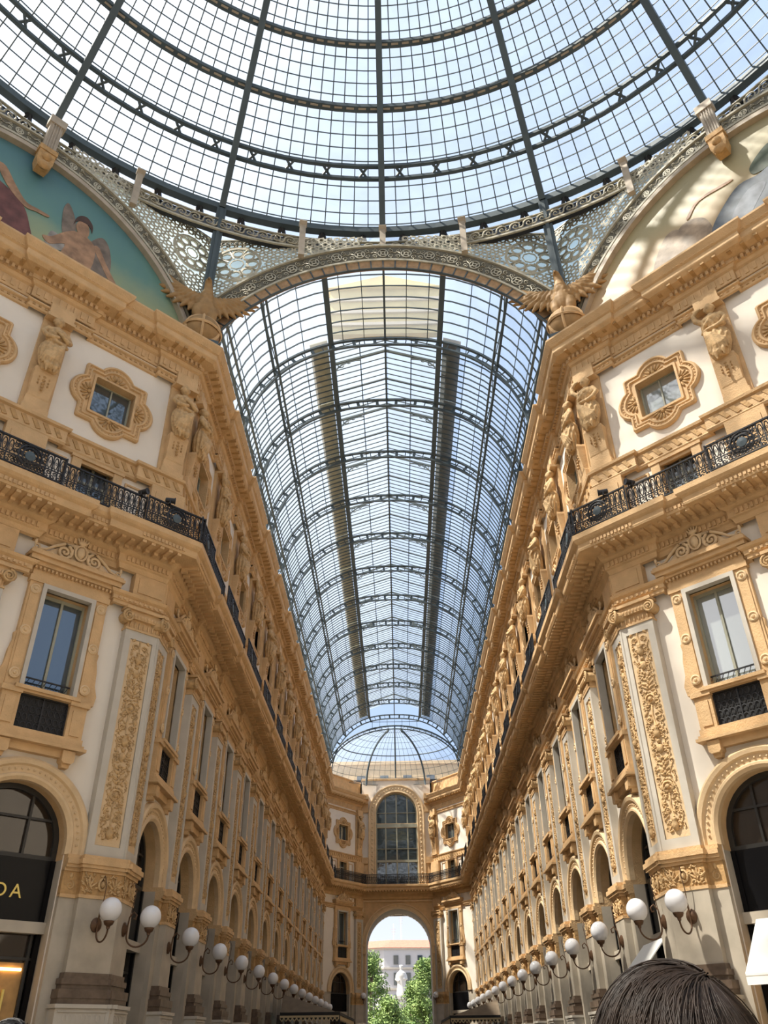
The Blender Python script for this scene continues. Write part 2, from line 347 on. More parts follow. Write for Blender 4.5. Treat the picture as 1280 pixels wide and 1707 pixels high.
# ------------------------------------------------------------------ walls (front sheet with openings, reveals, thick back)
ARC_R, ARC_Z = 1.37, 6.05
def facade_wall(F, L, bays, name, upto=24.0, z_m=5.8, start=0.0):
    mb = MB(); rev = 0.34
    def q(s0, s1, z0, z1, m=0):
        if s1-s0 > 1e-4 and z1-z0 > 1e-4:
            mb.quad(F.at(s0, 0, z0), F.at(s1, 0, z0), F.at(s1, 0, z1), F.at(s0, 0, z1), m)
    cuts = []; holes = [(9.6, 12.55, 0.67), (15.2, 17.25, 0.55), (19.15, 20.68, 0.72)]
    s = start
    for b in bays:
        q(s, b-1.4, 0, z_m, 1); q(s, b-1.4, z_m, upto); s = b+1.4
        # arch band
        N = 20; zt = 8.0
        q(b-1.4, b-ARC_R, 0, ARC_Z); q(b+ARC_R, b+1.4, 0, ARC_Z)
        pts = [(b-ARC_R*cos(pi*i/N), ARC_Z+ARC_R*sin(pi*i/N)) for i in range(N+1)]
        top = [(b-1.4+2.8*i/N, zt) for i in range(N+1)]; top[0] = (b-1.4, zt)
        vs = [F.at(x, 0, z) for x, z in pts] + [F.at(x, 0, z) for x, z in top]
        mb.add(vs, [(i, i+1, N+2+i, N+1+i) for i in range(N)])
        mb.add([F.at(b-1.4, 0, ARC_Z), F.at(b-ARC_R, 0, ARC_Z), F.at(b-1.4, 0, zt)], [(0, 1, 2)])
        mb.add([F.at(b+1.4, 0, ARC_Z), F.at(b+ARC_R, 0, ARC_Z), F.at(b+1.4, 0, zt)], [(0, 1, 2)])
        line = [(b-ARC_R, 5.7)] + pts + [(b+ARC_R, 5.7)]
        mb.rings([[F.at(x, 0, z) for x, z in line], [F.at(x, -0.65, z) for x, z in line]], close=False, m=2)
        for x in (b-ARC_R, b+ARC_R): mb.quad(F.at(x, 0, 0), F.at(x, -.65, 0), F.at(x, -.65, 5.7), F.at(x, 0, 5.7), 1)
        z = zt
        for z0, z1, h in holes:
            q(b-1.4, b+1.4, z, z0); q(b-1.4, b-h, z0, z1); q(b+h, b+1.4, z0, z1)
            loop = [(b-h, z0), (b+h, z0), (b+h, z1), (b-h, z1)]
            mb.rings([[F.at(x, 0, zz) for x, zz in loop], [F.at(x, -rev, zz) for x, zz in loop]], m=2); z = z1
        q(b-1.4, b+1.4, z, upto)
    q(s, L, 0, z_m, 1); q(s, L, z_m, upto)
    # solid back and lid
    vs = [F.at(t, o, z) for z in (0, upto) for o in (-0.7, -1.1) for t in (start, L)]
    mb.add(vs, [(0,2,3,1), (4,5,7,6), (0,1,5,4), (2,6,7,3), (0,4,6,2), (1,3,7,5)])
    mb.quad(F.at(start, 0, upto), F.at(L, 0, upto), F.at(L, -1.1, upto), F.at(start, -1.1, upto))
    return struct(name, mb, ['cream', 'marble', 'ochre'])
facade_wall(RD, DL, DB, 'wall_right_near'); facade_wall(LD, DL, DB, 'wall_left_near')
facade_wall(RA, YE-YV, AB, 'wall_right'); facade_wall(LA, YE-YV, AB, 'wall_left')
facade_wall(RF, FLEN, FBc, 'wall_right_far'); facade_wall(LF, FLEN, FBc, 'wall_left_far')

# far wall with the portal and the great arched window
def far_wall():
    mb = MB(); PW, PZ = 3.2, 9.9; BW, BZ0, BZ1 = 2.2, 15.2, 22.3; y0, y1 = BY, BY+4.6
    N = 28; TZ = 14.4
    def q(x0, x1, z0, z1, m=0, y=y0): mb.quad((x0, y, z0), (x1, y, z0), (x1, y, z1), (x0, y, z1), m)
    for (hw, zs, zb, zt, dep, mm) in ((PW, PZ, 0, TZ, 4.6, 1), (BW, BZ1, BZ0, 26.0, 0.5, 2)):
        if zb: q(-BX, BX, TZ, BZ0, 2)
        q(-BX, -hw, zb, zs, mm if mm == 1 else 0); q(hw, BX, zb, zs, mm if mm == 1 else 0)
        pts = [(-hw*cos(pi*i/N), zs+hw*sin(pi*i/N)) for i in range(N+1)]; top = [(-BX+2*BX*i/N, zt) for i in range(N+1)]
        mb.add([(x, y0, z) for x, z in pts]+[(x, y0, z) for x, z in top], [(i, i+1, N+2+i, N+1+i) for i in range(N)], 0 if zb else 2)
        for sg in (-1, 1): mb.add([(sg*BX, y0, zs), (sg*hw, y0, zs), (sg*BX, y0, zt)], [(0, 1, 2)], 0 if zb else 2)
        line = [(-hw, zb)] + pts + [(hw, zb)]
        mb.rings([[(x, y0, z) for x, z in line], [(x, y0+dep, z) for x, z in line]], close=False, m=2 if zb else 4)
    # body of the block around the passage
    for sg in (-1, 1): mb.box(min(sg*3.25, sg*9), max(sg*3.25, sg*9), y0+0.6, y1, 0, 26)
    mb.box(-9, 9, y0+0.6, y1, 13.15, 26); mb.box(-9, 9, y1-0.05, y1, 12.95, 13.2)
    mb.quad((-BX, y0, 26), (BX, y0, 26), (BX, y0+1, 26), (-BX, y0+1, 26))
    mb.quad((-BX, y0+0.6, 0.0), (-BX, y0, 0.0), (-BX, y0, 26), (-BX, y0+0.6, 26)); mb.quad((BX, y0+0.6, 0), (BX, y0, 0), (BX, y0, 26), (BX, y0+0.6, 26))
    # spandrels at the passage mouth on the piazza side
    for sg in (-1, 1):
        pts = [(sg*PW*cos(pi/2*i/12), PZ+PW*sin(pi/2*i/12)) for i in range(13)]
        mb.prism([(sg*3.3, 0), (sg*PW, 0)] + pts + [(0, 13.3), (sg*3.3, 13.3)], y1-0.4, y1)
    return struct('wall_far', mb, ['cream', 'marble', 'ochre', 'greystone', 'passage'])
far_wall()

fl = MB(); fl.box(-40, 40, -40, 240, -0.3, 0); struct('floor', fl, 'floor')

# ------------------------------------------------------------------ continuous mouldings
path0 = jogpath(0.16)
plain = [(RD.at(DL).x, RD.at(DL).y), (W, YV), (W, YE), (BX, BY), (-BX, BY), (-W, YE), (-W, YV), (LD.at(DL).x, LD.at(DL).y)]
half_r = jogpath(0.16, full=False); half_l = [(-x, y) for x, y in reversed(half_r)]
def two_sides(name0, fn, mats):
    for i, hp in enumerate((half_r, half_l)):
        mb = MB(); fn(mb, hp); struct(f'trim_{name0+i}', mb, mats)
def top_cornice(mb, hp):
    sweep(mb, hp, [(0.0, 22.45), (0.06, 22.45), (0.06, 22.9), (0.14, 22.95), (0.20, 23.05), (0.24, 23.05), (0.24, 23.22), (0.60, 23.28), (0.72, 23.38),
                   (0.74, 23.42), (0.74, 23.62), (0.80, 23.66), (0.88, 23.78), (0.95, 23.90), (0.95, 23.98), (0.0, 24.1), (-0.6, 24.1)], 0)
    def dent(p, d, n): blk(mb, p, d, n, 0.10, 0.0, 0.10, 23.06, 23.22, 0)
    along(hp, 0.19, 0.24, dent)
    def brk(p, d, n):
        blk(mb, p, d, n, 0.13, -0.02, 0.44, 23.24, 23.40, 1)
    along(hp, 0.42, 0.24, brk)
    def leafs(p, d, n): blk(mb, p, d, n, 0.12, 0.0, 0.035, 22.55, 22.85, 0)
    along(hp, 0.26, 0.06, leafs)
    def eggs(p, d, n): blk(mb, p, d, n, 0.09, 0.0, 0.03, 23.67, 23.78, 0)
    along(hp, 0.16, 0.80, eggs)
two_sides(1, top_cornice, ['ochre', 'ochre_deep'])
def strings(mb, hp):
    sweep(mb, hp, [(0, 21.98), (0.07, 22.0), (0.10, 22.06), (0.05, 22.10), (0.05, 22.2), (0.12, 22.24), (0.12, 22.30), (0, 22.32)], 0)
    def leafs(p, d, n): blk(mb, p, d, n, 0.09, 0.0, 0.03, 22.11, 22.19, 1)
    along(hp, 0.2, 0.05, leafs)
two_sides(3, strings, ['ochre', 'ochre_deep'])
def stringb(mb, hp):   # ornate string course under the small windows
    sweep(mb, hp, [(0, 17.30), (0.10, 17.32), (0.14, 17.40), (0.12, 17.44), (0.12, 17.82), (0.20, 17.86), (0.22, 17.95), (0, 18.0)], 0)
    def scr(p, d, n):
        vs = [(-0.16, 17.5), (-0.02, 17.47), (0.16, 17.76), (0.02, 17.79)]
        mb.add([(p.x+d.x*a+n.x*o, p.y+d.y*a+n.y*o, z) for o in (0, 0.03) for a, z in vs], [(4, 5, 6, 7), (0, 1, 5, 4), (1, 2, 6, 5), (2, 3, 7, 6), (3, 0, 4, 7)], 1)
    along(hp, 0.36, 0.12, scr)
two_sides(5, stringb, ['ochre', 'ochre_deep'])
# balcony slab running right round the arm
mb = MB()
sweep(mb, path0, [(0, 13.95), (0.10, 13.98), (0.16, 14.12), (0.22, 14.16), (0.22, 14.40), (0.34, 14.48), (0.42, 14.62), (0.46, 14.64), (1.02, 14.66),
                  (1.04, 14.72), (1.04, 14.88), (1.12, 14.94), (1.18, 15.02), (1.18, 15.20), (0, 15.22)], 0)
def mod(p, d, n):
    blk(mb, p, d, n, 0.13, 0.0, 0.55, 14.57, 14.66, 0)
    blk(mb, p, d, n, 0.13, 0.0, 0.20, 14.48, 14.57, 0)
along(path0, 0.30, 0.44, mod)
along(path0, 0.15, 0.22, lambda p, d, n: blk(mb, p, d, n, 0.08, 0, 0.05, 14.20, 14.36, 0))
along(path0, 0.13, 1.04, lambda p, d, n: blk(mb, p, d, n, 0.08, 0, 0.04, 14.74, 14.86, 0))
bal = obj('balcony_slab', mb, ['ochre', 'ochre_deep']); tag(bal, 'ochre stone balcony slab on brackets running round the whole arcade', 'balcony')
# entablature over the first-floor windows
def ent(mb, hp):
    sweep(mb, hp, [(0, 12.80), (0.08, 12.82), (0.08, 12.92), (0.12, 12.94), (0.12, 13.06), (0.20, 13.12), (0.24, 13.20), (0, 13.24)], 0)
    along(hp, 0.16, 0.12, lambda p, d, n: blk(mb, p, d, n, 0.08, 0, 0.04, 12.96, 13.04, 0))
two_sides(7, ent, ['ochre'])
def imp(mb, hp): sweep(mb, hp, [(0, 5.60), (0.05, 5.62), (0.05, 5.8), (0, 5.82)], 0)

# parapet at the far end
mb = MB()
for F in (RF, LF):
    for o0, z0, z1 in ((-0.35, 24.05, 25.5), (-0.25, 25.5, 25.62)):
        vs = [F.at(t, o, z) for z in (z0, z1) for o in (o0, -0.9) for t in (-1.5, FLEN+0.2)]
        mb.add(vs, [(0,2,3,1), (4,5,7,6), (0,1,5,4), (2,6,7,3), (0,4,6,2), (1,3,7,5)])
mb.box(-3.75, 3.75, BY-0.08, BY+0.6, 25.75, 25.95)
struct('trim_9', mb, 'ochre')

# ------------------------------------------------------------------ carved relief used on pilasters
def relief(h, w, seed=1, depth=1.0):
    rnd = random.Random(seed); mb = MB(); z = 0.12; k = 0; u = w/2
    while z < h-0.25:
        t = k % 5
        if t == 0:
            mb.lathe([(0.01, 0), (u*.30, .04), (u*.42, .16), (u*.22, .26), (u*.34, .30), (0.01, .34)], 8, (0, 0, z))
            for s in (-1, 1): mb.spiral(s*u*.52, z+.16, u*.30, 1.4, th=.022, start=pi if s > 0 else 0, d=-s)
            z += .36
        elif t == 1:
            for s in (-1, 1):
                mb.spiral(s*u*.50, z+.17, u*.40, 1.7, th=.026, start=-pi/2, d=s)
                mb.ell((s*u*.78, 0, z+.38), (.045, .03, .09), 6, 4, rot=Matrix.Rotation(-s*.6, 3, 'Y'))
                mb.spiral(s*u*.45, z+.52, u*.26, 1.2, th=.02, start=pi/2, d=-s)
            mb.tube([(0, 0, z), (0.02, 0, z+.3), (0, 0, z+.6)], .025, 5); z += .60
        elif t == 2:
            mb.torus((0, 0.01, z+.16), .12, .14, .03, 10, 4); mb.ell((0, .02, z+.16), (.06, .05, .07), 8, 5)
            for a in range(8): mb.ell((.17*cos(a*pi/4), 0, z+.16+.2*sin(a*pi/4)), (.04, .025, .04), 5, 4)
            z += .42
        elif t == 3:
            for j in range(4):
                for s in (-1, 1):
                    mb.ell((s*u*(.28+.12*(j % 2)), 0, z+.08+j*.13), (.10, .03, .035), 6, 4, rot=Matrix.Rotation(-s*.7, 3, 'Y'))
                mb.ell((rnd.uniform(-.03, .03), 0, z+.12+j*.13), (.04, .04, .055), 6, 4)
            z += .58
        else:
            for s in (-1, 1):
                mb.spiral(s*u*.44, z+.22, u*.36, 1.3, th=.024, start=pi/2, d=-s)
                mb.ell((s*u*.80, 0, z+.06), (.03, .025, .09), 5, 4)
            mb.ell((0, .01, z+.18), (.09, .05, .13), 8, 5); mb.ell((0, .02, z+.38), (.05, .045, .06), 7, 5); z += .46
        k += 1
    zz = .15
    while zz < h-.3:
        for s_ in (-1, 1):
            x_ = s_*u*rnd.uniform(.12, .92); mb.ell((x_, rnd.uniform(-.005, .015), zz+rnd.uniform(-.03, .03)), (.055, .028, .024), 6, 4, rot=Matrix.Rotation(rnd.uniform(-1.4, 1.4), 3, 'Y'))
            x_ = s_*u*rnd.uniform(.5, .95); mb.tube([(x_, 0, zz), (x_+s_*.03, .01, zz+.05), (x_-s_*.01, .01, zz+.10)], [.014, .018, .008], 4)
        zz += .075
    out = MB(); out.merge(mb, lambda p: Vector((p.x, max(p.y, -0.01)*depth*1.25, p.z))); return out
REL_BIG = relief(5.7, 0.46, 3, 1.0)

def capital_mb(w, o):
    """scrolled capital, bottom z=0 height .65, pilaster width w, front at y=o"""
    mb = MB(); mb.box(-w/2+.03, w/2-.03, 0, o-.02, 0, .30); mb.box(-w/2-.02, w/2+.02, 0, o+.03, -.04, .02)
    mb.box(-w/2-.08, w/2+.08, 0, o+.09, .30, .46); mb.box(-w/2-.14, w/2+.14, 0, o+.15, .56, .65); mb.box(-w/2-.05, w/2+.05, 0, o+.07, .46, .56)
    n = int(w/.11)
    for i in range(n): mb.ell((-w/2+.06+(w-.12)*i/(n-1), o+.09, .38), (.045, .04, .07), 6, 4)
    for i in range(7): mb.ell((-w/2+.12+(w-.24)*i/6, o+.0, .14), (.04, .03, .11), 5, 4)
    return mb
def volute_mb(w, o, s):
    mb = MB()
    for s in (s,):
        mb.spiral(s*(w/2+.02), .34, .19, 2.2, y=o+.10, th=.045, start=pi/2, d=-s, nseg=5)
        mb.rings([[(s*(w/2+.02)+.17*cos(a), y, .34+.17*sin(a)) for a in [2*pi*i/12 for i in range(12)]] for y in (0.02, o+.09)], cap=True)
        mb.ell((s*(w/2+.02), o+.12, .34), (.05, .05, .05), 6, 4)
    return mb
def carved_pilaster(w=1.12, o=0.26, label='', relw=1.0):
    t = empty('carved_pilaster')
    s = MB(); z0, z1 = 5.82, 12.15
    s.box(-w/2+.02, w/2-.02, 0, o-.06, z0+.02, z1-.02)
    b = .20     # raised grey border
    s.box(-w/2, w/2, 0, o, z0, z0+.28); s.box(-w/2, w/2, 0, o, z1-.30, z1)
    s.box(-w/2, -w/2+b, 0, o, z0+.28, z1-.30); s.box(w/2-b, w/2, 0, o, z0+.28, z1-.30)
    obj('pilaster_shaft', s, 'greystone', t)
    p = MB(); p.box(-w/2+b+.01, w/2-b-.01, o-.055, o-.035, z0+.29, z1-.31)
    pn = obj('carved_panel', p, 'pale', t)
    r = MB(); r.merge(REL_BIG, lambda q: Vector((q.x*relw*(w-2*b)/.6, o-.03+q.y, q.z+6.15)))
    obj('leaf_relief', r, 'statue_stone', pn)
    c = MB(); c.merge(capital_mb(w, o), lambda q: q+Vector((0, 0, 12.15)))
    cp = obj('capital', c, 'ochre', t); 
    for sd in (-1, 1): v = MB(); v.merge(volute_mb(w, o, sd), lambda q: q+Vector((0, 0, 12.15))); obj('volute', v, 'statue_stone', cp)
    # block above the capital up to the balcony
    k = MB(); k.box(-w/2, w/2, 0, o+.02, 13.2, 13.96); k.box(-w/2+.14, w/2-.14, 0, o+.05, 13.34, 13.84)
    obj('frieze_block', k, 'ochre', t)
    return reg(t)
def arcade_pier(w=1.12, o=0.34, sk=(-1, 1)):
    t = empty('arcade_pier')
    s = MB(); s.box(-w/2, w/2, 0, o, 3.2, 4.86); xa = -w/2-(.42 if -1 in sk else 0); xb = w/2+(.42 if 1 in sk else 0); s.box(xa, xb, 0, .14, 0, 4.86); obj('pier_shaft', s, 'marble', t)
    b = MB(); W2 = w/2
    for e, z0, z1, m in ((.04, 3.12, 3.24, 1), (.10, 3.0, 3.12, 0), (.07, 2.9, 3.0, 0), (.16, 2.72, 2.9, 0), (.14, 2.6, 2.72, 0)):
        b.box(-W2-e, W2+e, 0, o+e, z0, z1, 0)
    obj('base_moulding', b, 'darkbase', t)
    p = MB(); p.box(-W2-.18, W2+.18, 0, o+.2, 0, 2.6); p.box(-W2-.22, W2+.22, 0, o+.25, 2.0, 2.12); p.box(-W2-.22, W2+.22, 0, o+.25, 2.52, 2.6)
    p.box(-W2-.12, W2+.12, 0, o+.23, 2.44, 2.47); p.box(-W2-.12, W2+.12, 0, o+.23, 2.18, 2.21)
    for i in range(9): p.torus((-W2+.08+i*(2*W2-.16)/8, o+.2, 2.325), .05, .08, .02, 8, 3)
    obj('plinth', p, 'greystone', t)
    r = MB(); r.box(-W2, W2, 0, o-.01, 4.9, 5.46); r.box(xa, xb, 0, .15, 4.9, 5.46)
    rb = obj('impost_block', r, 'ochre_deep', t)
    g = MB()
    g.torus((0, o+.02, 5.18), .10, .13, .035); g.ell((0, o+.02, 5.18), (.06, .05, .08), 8, 5); g.ell((0, o, 5.37), (.10, .04, .04), 6, 4)
    rl_ = random.Random(4)
    for i in range(64):
        x = rl_.uniform(-W2+.04, W2-.04); z = rl_.uniform(4.96, 5.42)
        if abs(x) < .13: continue
        g.ell((x, o+rl_.uniform(-.01, .015), z), (.055, .03, .022), 6, 4, rot=Matrix.Rotation((1 if x > 0 else -1)*rl_.uniform(-1.2, .6), 3, 'Y'))
    for x in (-.36, .36):
        for j in range(5): g.ell((x+.07*(j-2), o+.005, 5.16+.08*cos((j-2)*.8)), (.03, .035, .11), 6, 4, rot=Matrix.Rotation((j-2)*.45, 3, 'Y'))
    for s_ in sk:
        g.spiral(s_*(W2+.2), 5.12, .11, 1.4, y=.15, th=.022, start=pi/2, d=s_); g.ell((s_*(W2+.2), .15, 5.34), (.05, .025, .07), 6, 4)
    obj('leaf_relief', g, 'statue_stone', rb)
    c = MB()
    for e, z0, z1 in ((.02, 4.84, 4.92), (.03, 5.44, 5.52), (.09, 5.52, 5.60), (.13, 5.60, 5.72), (.07, 5.72, 5.82)):
        c.box(-W2-e, W2+e, 0, o+e, z0, z1); c.box(xa, xb, 0, .15+e, z0, z1)
    obj('impost_moulding', c, 'ochre', t)
    return reg(t)

# ------------------------------------------------------------------ window kinds
def pedimented_window(pane='pane'):
    t = empty('pedimented_window')
    s = MB(); hw = .67
    for x in (-1, 1):
        s.box(min(x*hw, x*(hw+.12)), max(x*hw, x*(hw+.12)), -.05, .22, 9.6, 12.68, 1)
        s.box(min(x*(hw+.12), x*1.16), max(x*(hw+.12), x*1.16), 0, .16, 9.62, 12.68)
        s.box(min(x*(hw+.17), x*1.10), max(x*(hw+.17), x*1.10), 0, .19, 9.9, 12.5)
        s.prism([(x*1.16, 9.62), (x*1.34, 9.62), (x*1.38, 9.9), (x*1.28, 10.2), (x*1.26, 10.6), (x*1.2, 10.9), (x*1.22, 11.1), (x*1.16, 11.15)], 0, .12)
    s.box(-hw, hw, -.05, .22, 12.55, 12.68, 1)
    s.box(-1.2, 1.2, 0, .2, 12.68, 12.86); s.box(-1.16, 1.16, 0, .17, 12.86, 13.14)
    obj('stone_surround', s, ['ochre', 'greystone'], t)
    r = MB()
    for x in (-.98, .98):
        for z in (9.98, 11.2, 12.44):
            r.rings([[(x+rr*cos(a), y, z+rr*sin(a)) for a in [2*pi*i/12 for i in range(12)]] for rr, y in ((.15, .18), (.15, .21), (.11, .23), (.09, .205), (.05, .205), (.04, .24), (.005, .25))])
    obj('rosettes', r, 'pale', t)
    c = MB(); c.box(-1.3, 1.3, 0, .30, 13.14, 13.24); c.box(-1.38, 1.38, 0, .40, 13.24, 13.38); c.box(-1.44, 1.44, 0, .48, 13.38, 13.47); c.box(-1.40, 1.40, 0, .44, 13.47, 13.54)
    n = 22
    for i in range(n): c.box(-1.27+2.5*i/(n-1), -1.22+2.5*i/(n-1), .17, .27, 13.04, 13.12)
    cn = obj('window_cornice', c, 'ochre', t)
    p = MB()
    p.prism([(-1.3, 13.54), (1.3, 13.54), (1.2, 13.62), (.95, 13.66), (.7, 13.85), (.45, 14.08), (.2, 14.2), (-.2, 14.2), (-.45, 14.08), (-.7, 13.85), (-.95, 13.66), (-1.2, 13.62)], .10, .22)
    for x in (-1, 1):
        p.spiral(x*.46, 13.80, .25, 1.9, y=.27, th=.055, start=pi/2, d=x, nseg=6, tail=[(x*.12, .27, 14.1)])
        p.tube([(x*.5, .27, 14.06), (x*.8, .27, 13.86), (x*1.0, .27, 13.68), (x*1.22, .27, 13.62)], [.05, .05, .045, .04], 6)
        p.spiral(x*1.27, 13.68, .10, 1.2, y=.27, th=.035, start=-pi/2, d=-x); p.ell((x*1.32, .27, 13.82), (.05, .05, .09), 6, 5)
        for j in range(4): p.ell((x*(.2+.04*j), .28, 14.05-.12*j), (.05, .04, .06), 6, 4)
    p.ell((0, .30, 13.92), (.13, .10, .19), 10, 6); p.torus((0, .30, 13.92), .17, .23, .04); p.ell((0, .3, 14.25), (.15, .07, .08), 8, 5)
    for j in range(5): p.ell(((j-2)*.07, .3, 14.36-.02*abs(j-2)), (.03, .04, .09), 6, 4, rot=Matrix.Rotation((j-2)*.25, 3, 'Y'))
    obj('scroll_pediment', p, 'pale', cn)
    g = MB(); g.box(-hw, hw, -.30, -.27, 9.6, 12.6); obj('window_pane', g, pane, t)
    m = MB()
    for x0, x1 in ((-hw, -hw+.07), (hw-.07, hw), (-.035, .035)): m.box(x0, x1, -.28, -.21, 9.75, 12.55)
    m.box(-hw, hw, -.28, -.22, 12.45, 12.55); m.box(-hw, hw, -.28, -.22, 9.75, 9.85)
    obj('window_frame', m, 'mullion', t)
    m = MB(); m.box(-hw, hw, -.10, -.07, 10.02, 10.06)
    for i in range(9): m.tube([(-hw+.05+i*.155, -.085, 9.72), (-hw+.05+(i+.5)*.155, -.085, 9.86), (-hw+.05+i*.155, -.085, 10.02)], .012, 4)
    obj('window_guard', m, 'black', t)
    k = MB(); k.box(-.9, .9, -.1, .30, 9.60, 9.70); k.box(-.86, .86, -.1, .24, 9.54, 9.60)
    for x in (-1, 1):
        k.box(min(x*.68, x*1.16), max(x*.68, x*1.16), 0, .20, 8.5, 9.62); k.box(min(x*.66, x*1.22), max(x*.66, x*1.22), 0, .26, 9.48, 9.62)
        k.box(min(x*.78, x*1.06), max(x*.78, x*1.06), 0, .23, 8.68, 9.36)
    k.box(-1.2, 1.2, 0, .22, 8.42, 8.62)
    for e, z0, z1 in ((.0, 8.34, 8.44), (.07, 8.26, 8.34), (.13, 8.18, 8.26)): k.box(-1.16-e, 1.16+e, 0, .24+e, z0+.1, z1+.1)
    k.box(-1.02, 1.02, 0, .18, 8.08, 8.28)
    for x in (-1, 1):
        k.prism([(x*.70, 8.26), (x*1.04, 8.26), (x*1.04, 8.0), (x*.98, 7.94), (x*.76, 7.94), (x*.70, 8.0)], 0, .30); k.prism([(x*.74, 8.02), (x*1.0, 8.02), (x*.96, 7.84), (x*.78, 7.84)], 0, .2)
    obj('stone_sill', k, 'ochre', t)
    g = MB(); g.box(-.67, .67, .02, .05, 8.62, 9.54); gg = obj('grille_back', g, 'fringe', t); g = MB()
    for i in range(8):
        for j in range(4):
            g.torus((-.585+i*.167, .07, 8.74+j*.215), .07, .09, .014, 8, 3)
    for x in (-.66, 0, .66): g.box(x-.02, x+.02, .05, .09, 8.62, 9.54)
    g.box(-.67, .67, .05, .09, 9.50, 9.54); g.box(-.67, .67, .05, .09, 8.62, 8.66)
    obj('iron_grille', g, 'black', gg)
    return reg(t)

def rho(a):     # outline of the quatrefoil surround
    c, s = cos(a), sin(a); r = 1.13/max(abs(c), abs(s)) ; best = r
    for k in range(4):
        px, pz = .86*cos(k*pi/2), .86*sin(k*pi/2); b = px*c+pz*s; q = b*b-(px*px+pz*pz-.64*.64)
        if q > 0: best = max(best, b+sqrt(q))
    return best
def quatrefoil_window(pane='pane'):
    t = empty('quatrefoil_window'); N = 128; zc = 19.92; s = MB()
    A = [2*pi*(i+.5)/N for i in range(N)]
    def sq(a): return .72/max(abs(cos(a)), abs(sin(a)))
    prof = [(1.0, 0), (1.0, .10), (.965, .15), (.93, .15), (.91, .09), (.87, .09), (.85, .13), (.81, .13), (.79, .06)]
    rs = [[(rho(a)*k*cos(a), y, zc+rho(a)*k*sin(a)) for a in A] for k, y in prof]
    rs.append([(sq(a)*1.13*cos(a), .06, zc+sq(a)*1.13*sin(a)) for a in A]); rs.append([(sq(a)*1.11*cos(a), .12, zc+sq(a)*1.11*sin(a)) for a in A])
    rs.append([(sq(a)*1.0*cos(a), .12, zc+sq(a)*1.0*sin(a)) for a in A]); rs.append([(sq(a)*1.0*cos(a), -.3, zc+sq(a)*1.0*sin(a)) for a in A])
    s.rings(rs)
    for i in range(0, N, 2):
        a = A[i]; r = rho(a)*.89; s.ell((r*cos(a), .10, zc+r*sin(a)), (.028, .025, .028), 5, 3)
    obj('quatrefoil_surround', s, 'ochre', t)
    for k in range(4):
        h = MB(); a0 = k*pi/2
        for j in range(7):
            b = a0+(j-3)*.42; h.ell((.78*cos(a0)+.26*cos(b), .08, zc+.78*sin(a0)+.26*sin(b)), (.15, .04, .04), 6, 4, rot=Matrix.Rotation(-b, 3, 'Y'))
        h.ell((.86*cos(a0), .09, zc+.86*sin(a0)), (.07, .06, .07), 8, 5)
        obj('shell_ornament', h, 'ochre_deep', t)
    g = MB(); g.box(-.72, .72, -.29, -.26, zc-.74, zc+.74); obj('window_pane', g, pane, t)
    m = MB()
    for x0, x1 in ((-.72, -.66), (.66, .72), (-.025, .025)): m.box(x0, x1, -.27, -.21, zc-.74, zc+.74)
    m.box(-.72, .72, -.27, -.21, zc-.75, zc-.69); m.box(-.72, .72, -.27, -.21, zc+.69, zc+.75)
    obj('window_frame', m, 'mullion', t)
    return reg(t)

def balcony_door():
    t = empty('balcony_door'); s = MB()
    for x in (-1, 1):
        s.box(min(x*.55, x*.85), max(x*.55, x*.85), 0, .12, 15.2, 17.3)
        s.box(min(x*1.0, x*1.06), max(x*1.0, x*1.06), 0, .05, 15.4, 17.1); s.box(min(x*1.0, x*1.62), max(x*1.0, x*1.62), 0, .05, 17.04, 17.1)
        s.box(min(x*1.56, x*1.62), max(x*1.56, x*1.62), 0, .05, 15.4, 17.1)
    s.box(-.62, .62, 0, .08, 17.1, 17.3); s.box(-.9, .9, 0, .15, 17.22, 17.32)
    obj('door_surround', s, 'ochre', t)
    g = MB(); g.box(-.55, .55, -.30, -.27, 15.2, 17.25); obj('door_glass', g, 'pane', t)
    m = MB()
    for x0, x1 in ((-.55, -.47), (.47, .55), (-.04, .04)): m.box(x0, x1, -.28, -.22, 15.2, 17.25)
    m.box(-.55, .55, -.28, -.22, 16.6, 16.68); obj('door_frame', m, 'mullion', t)
    return reg(t)

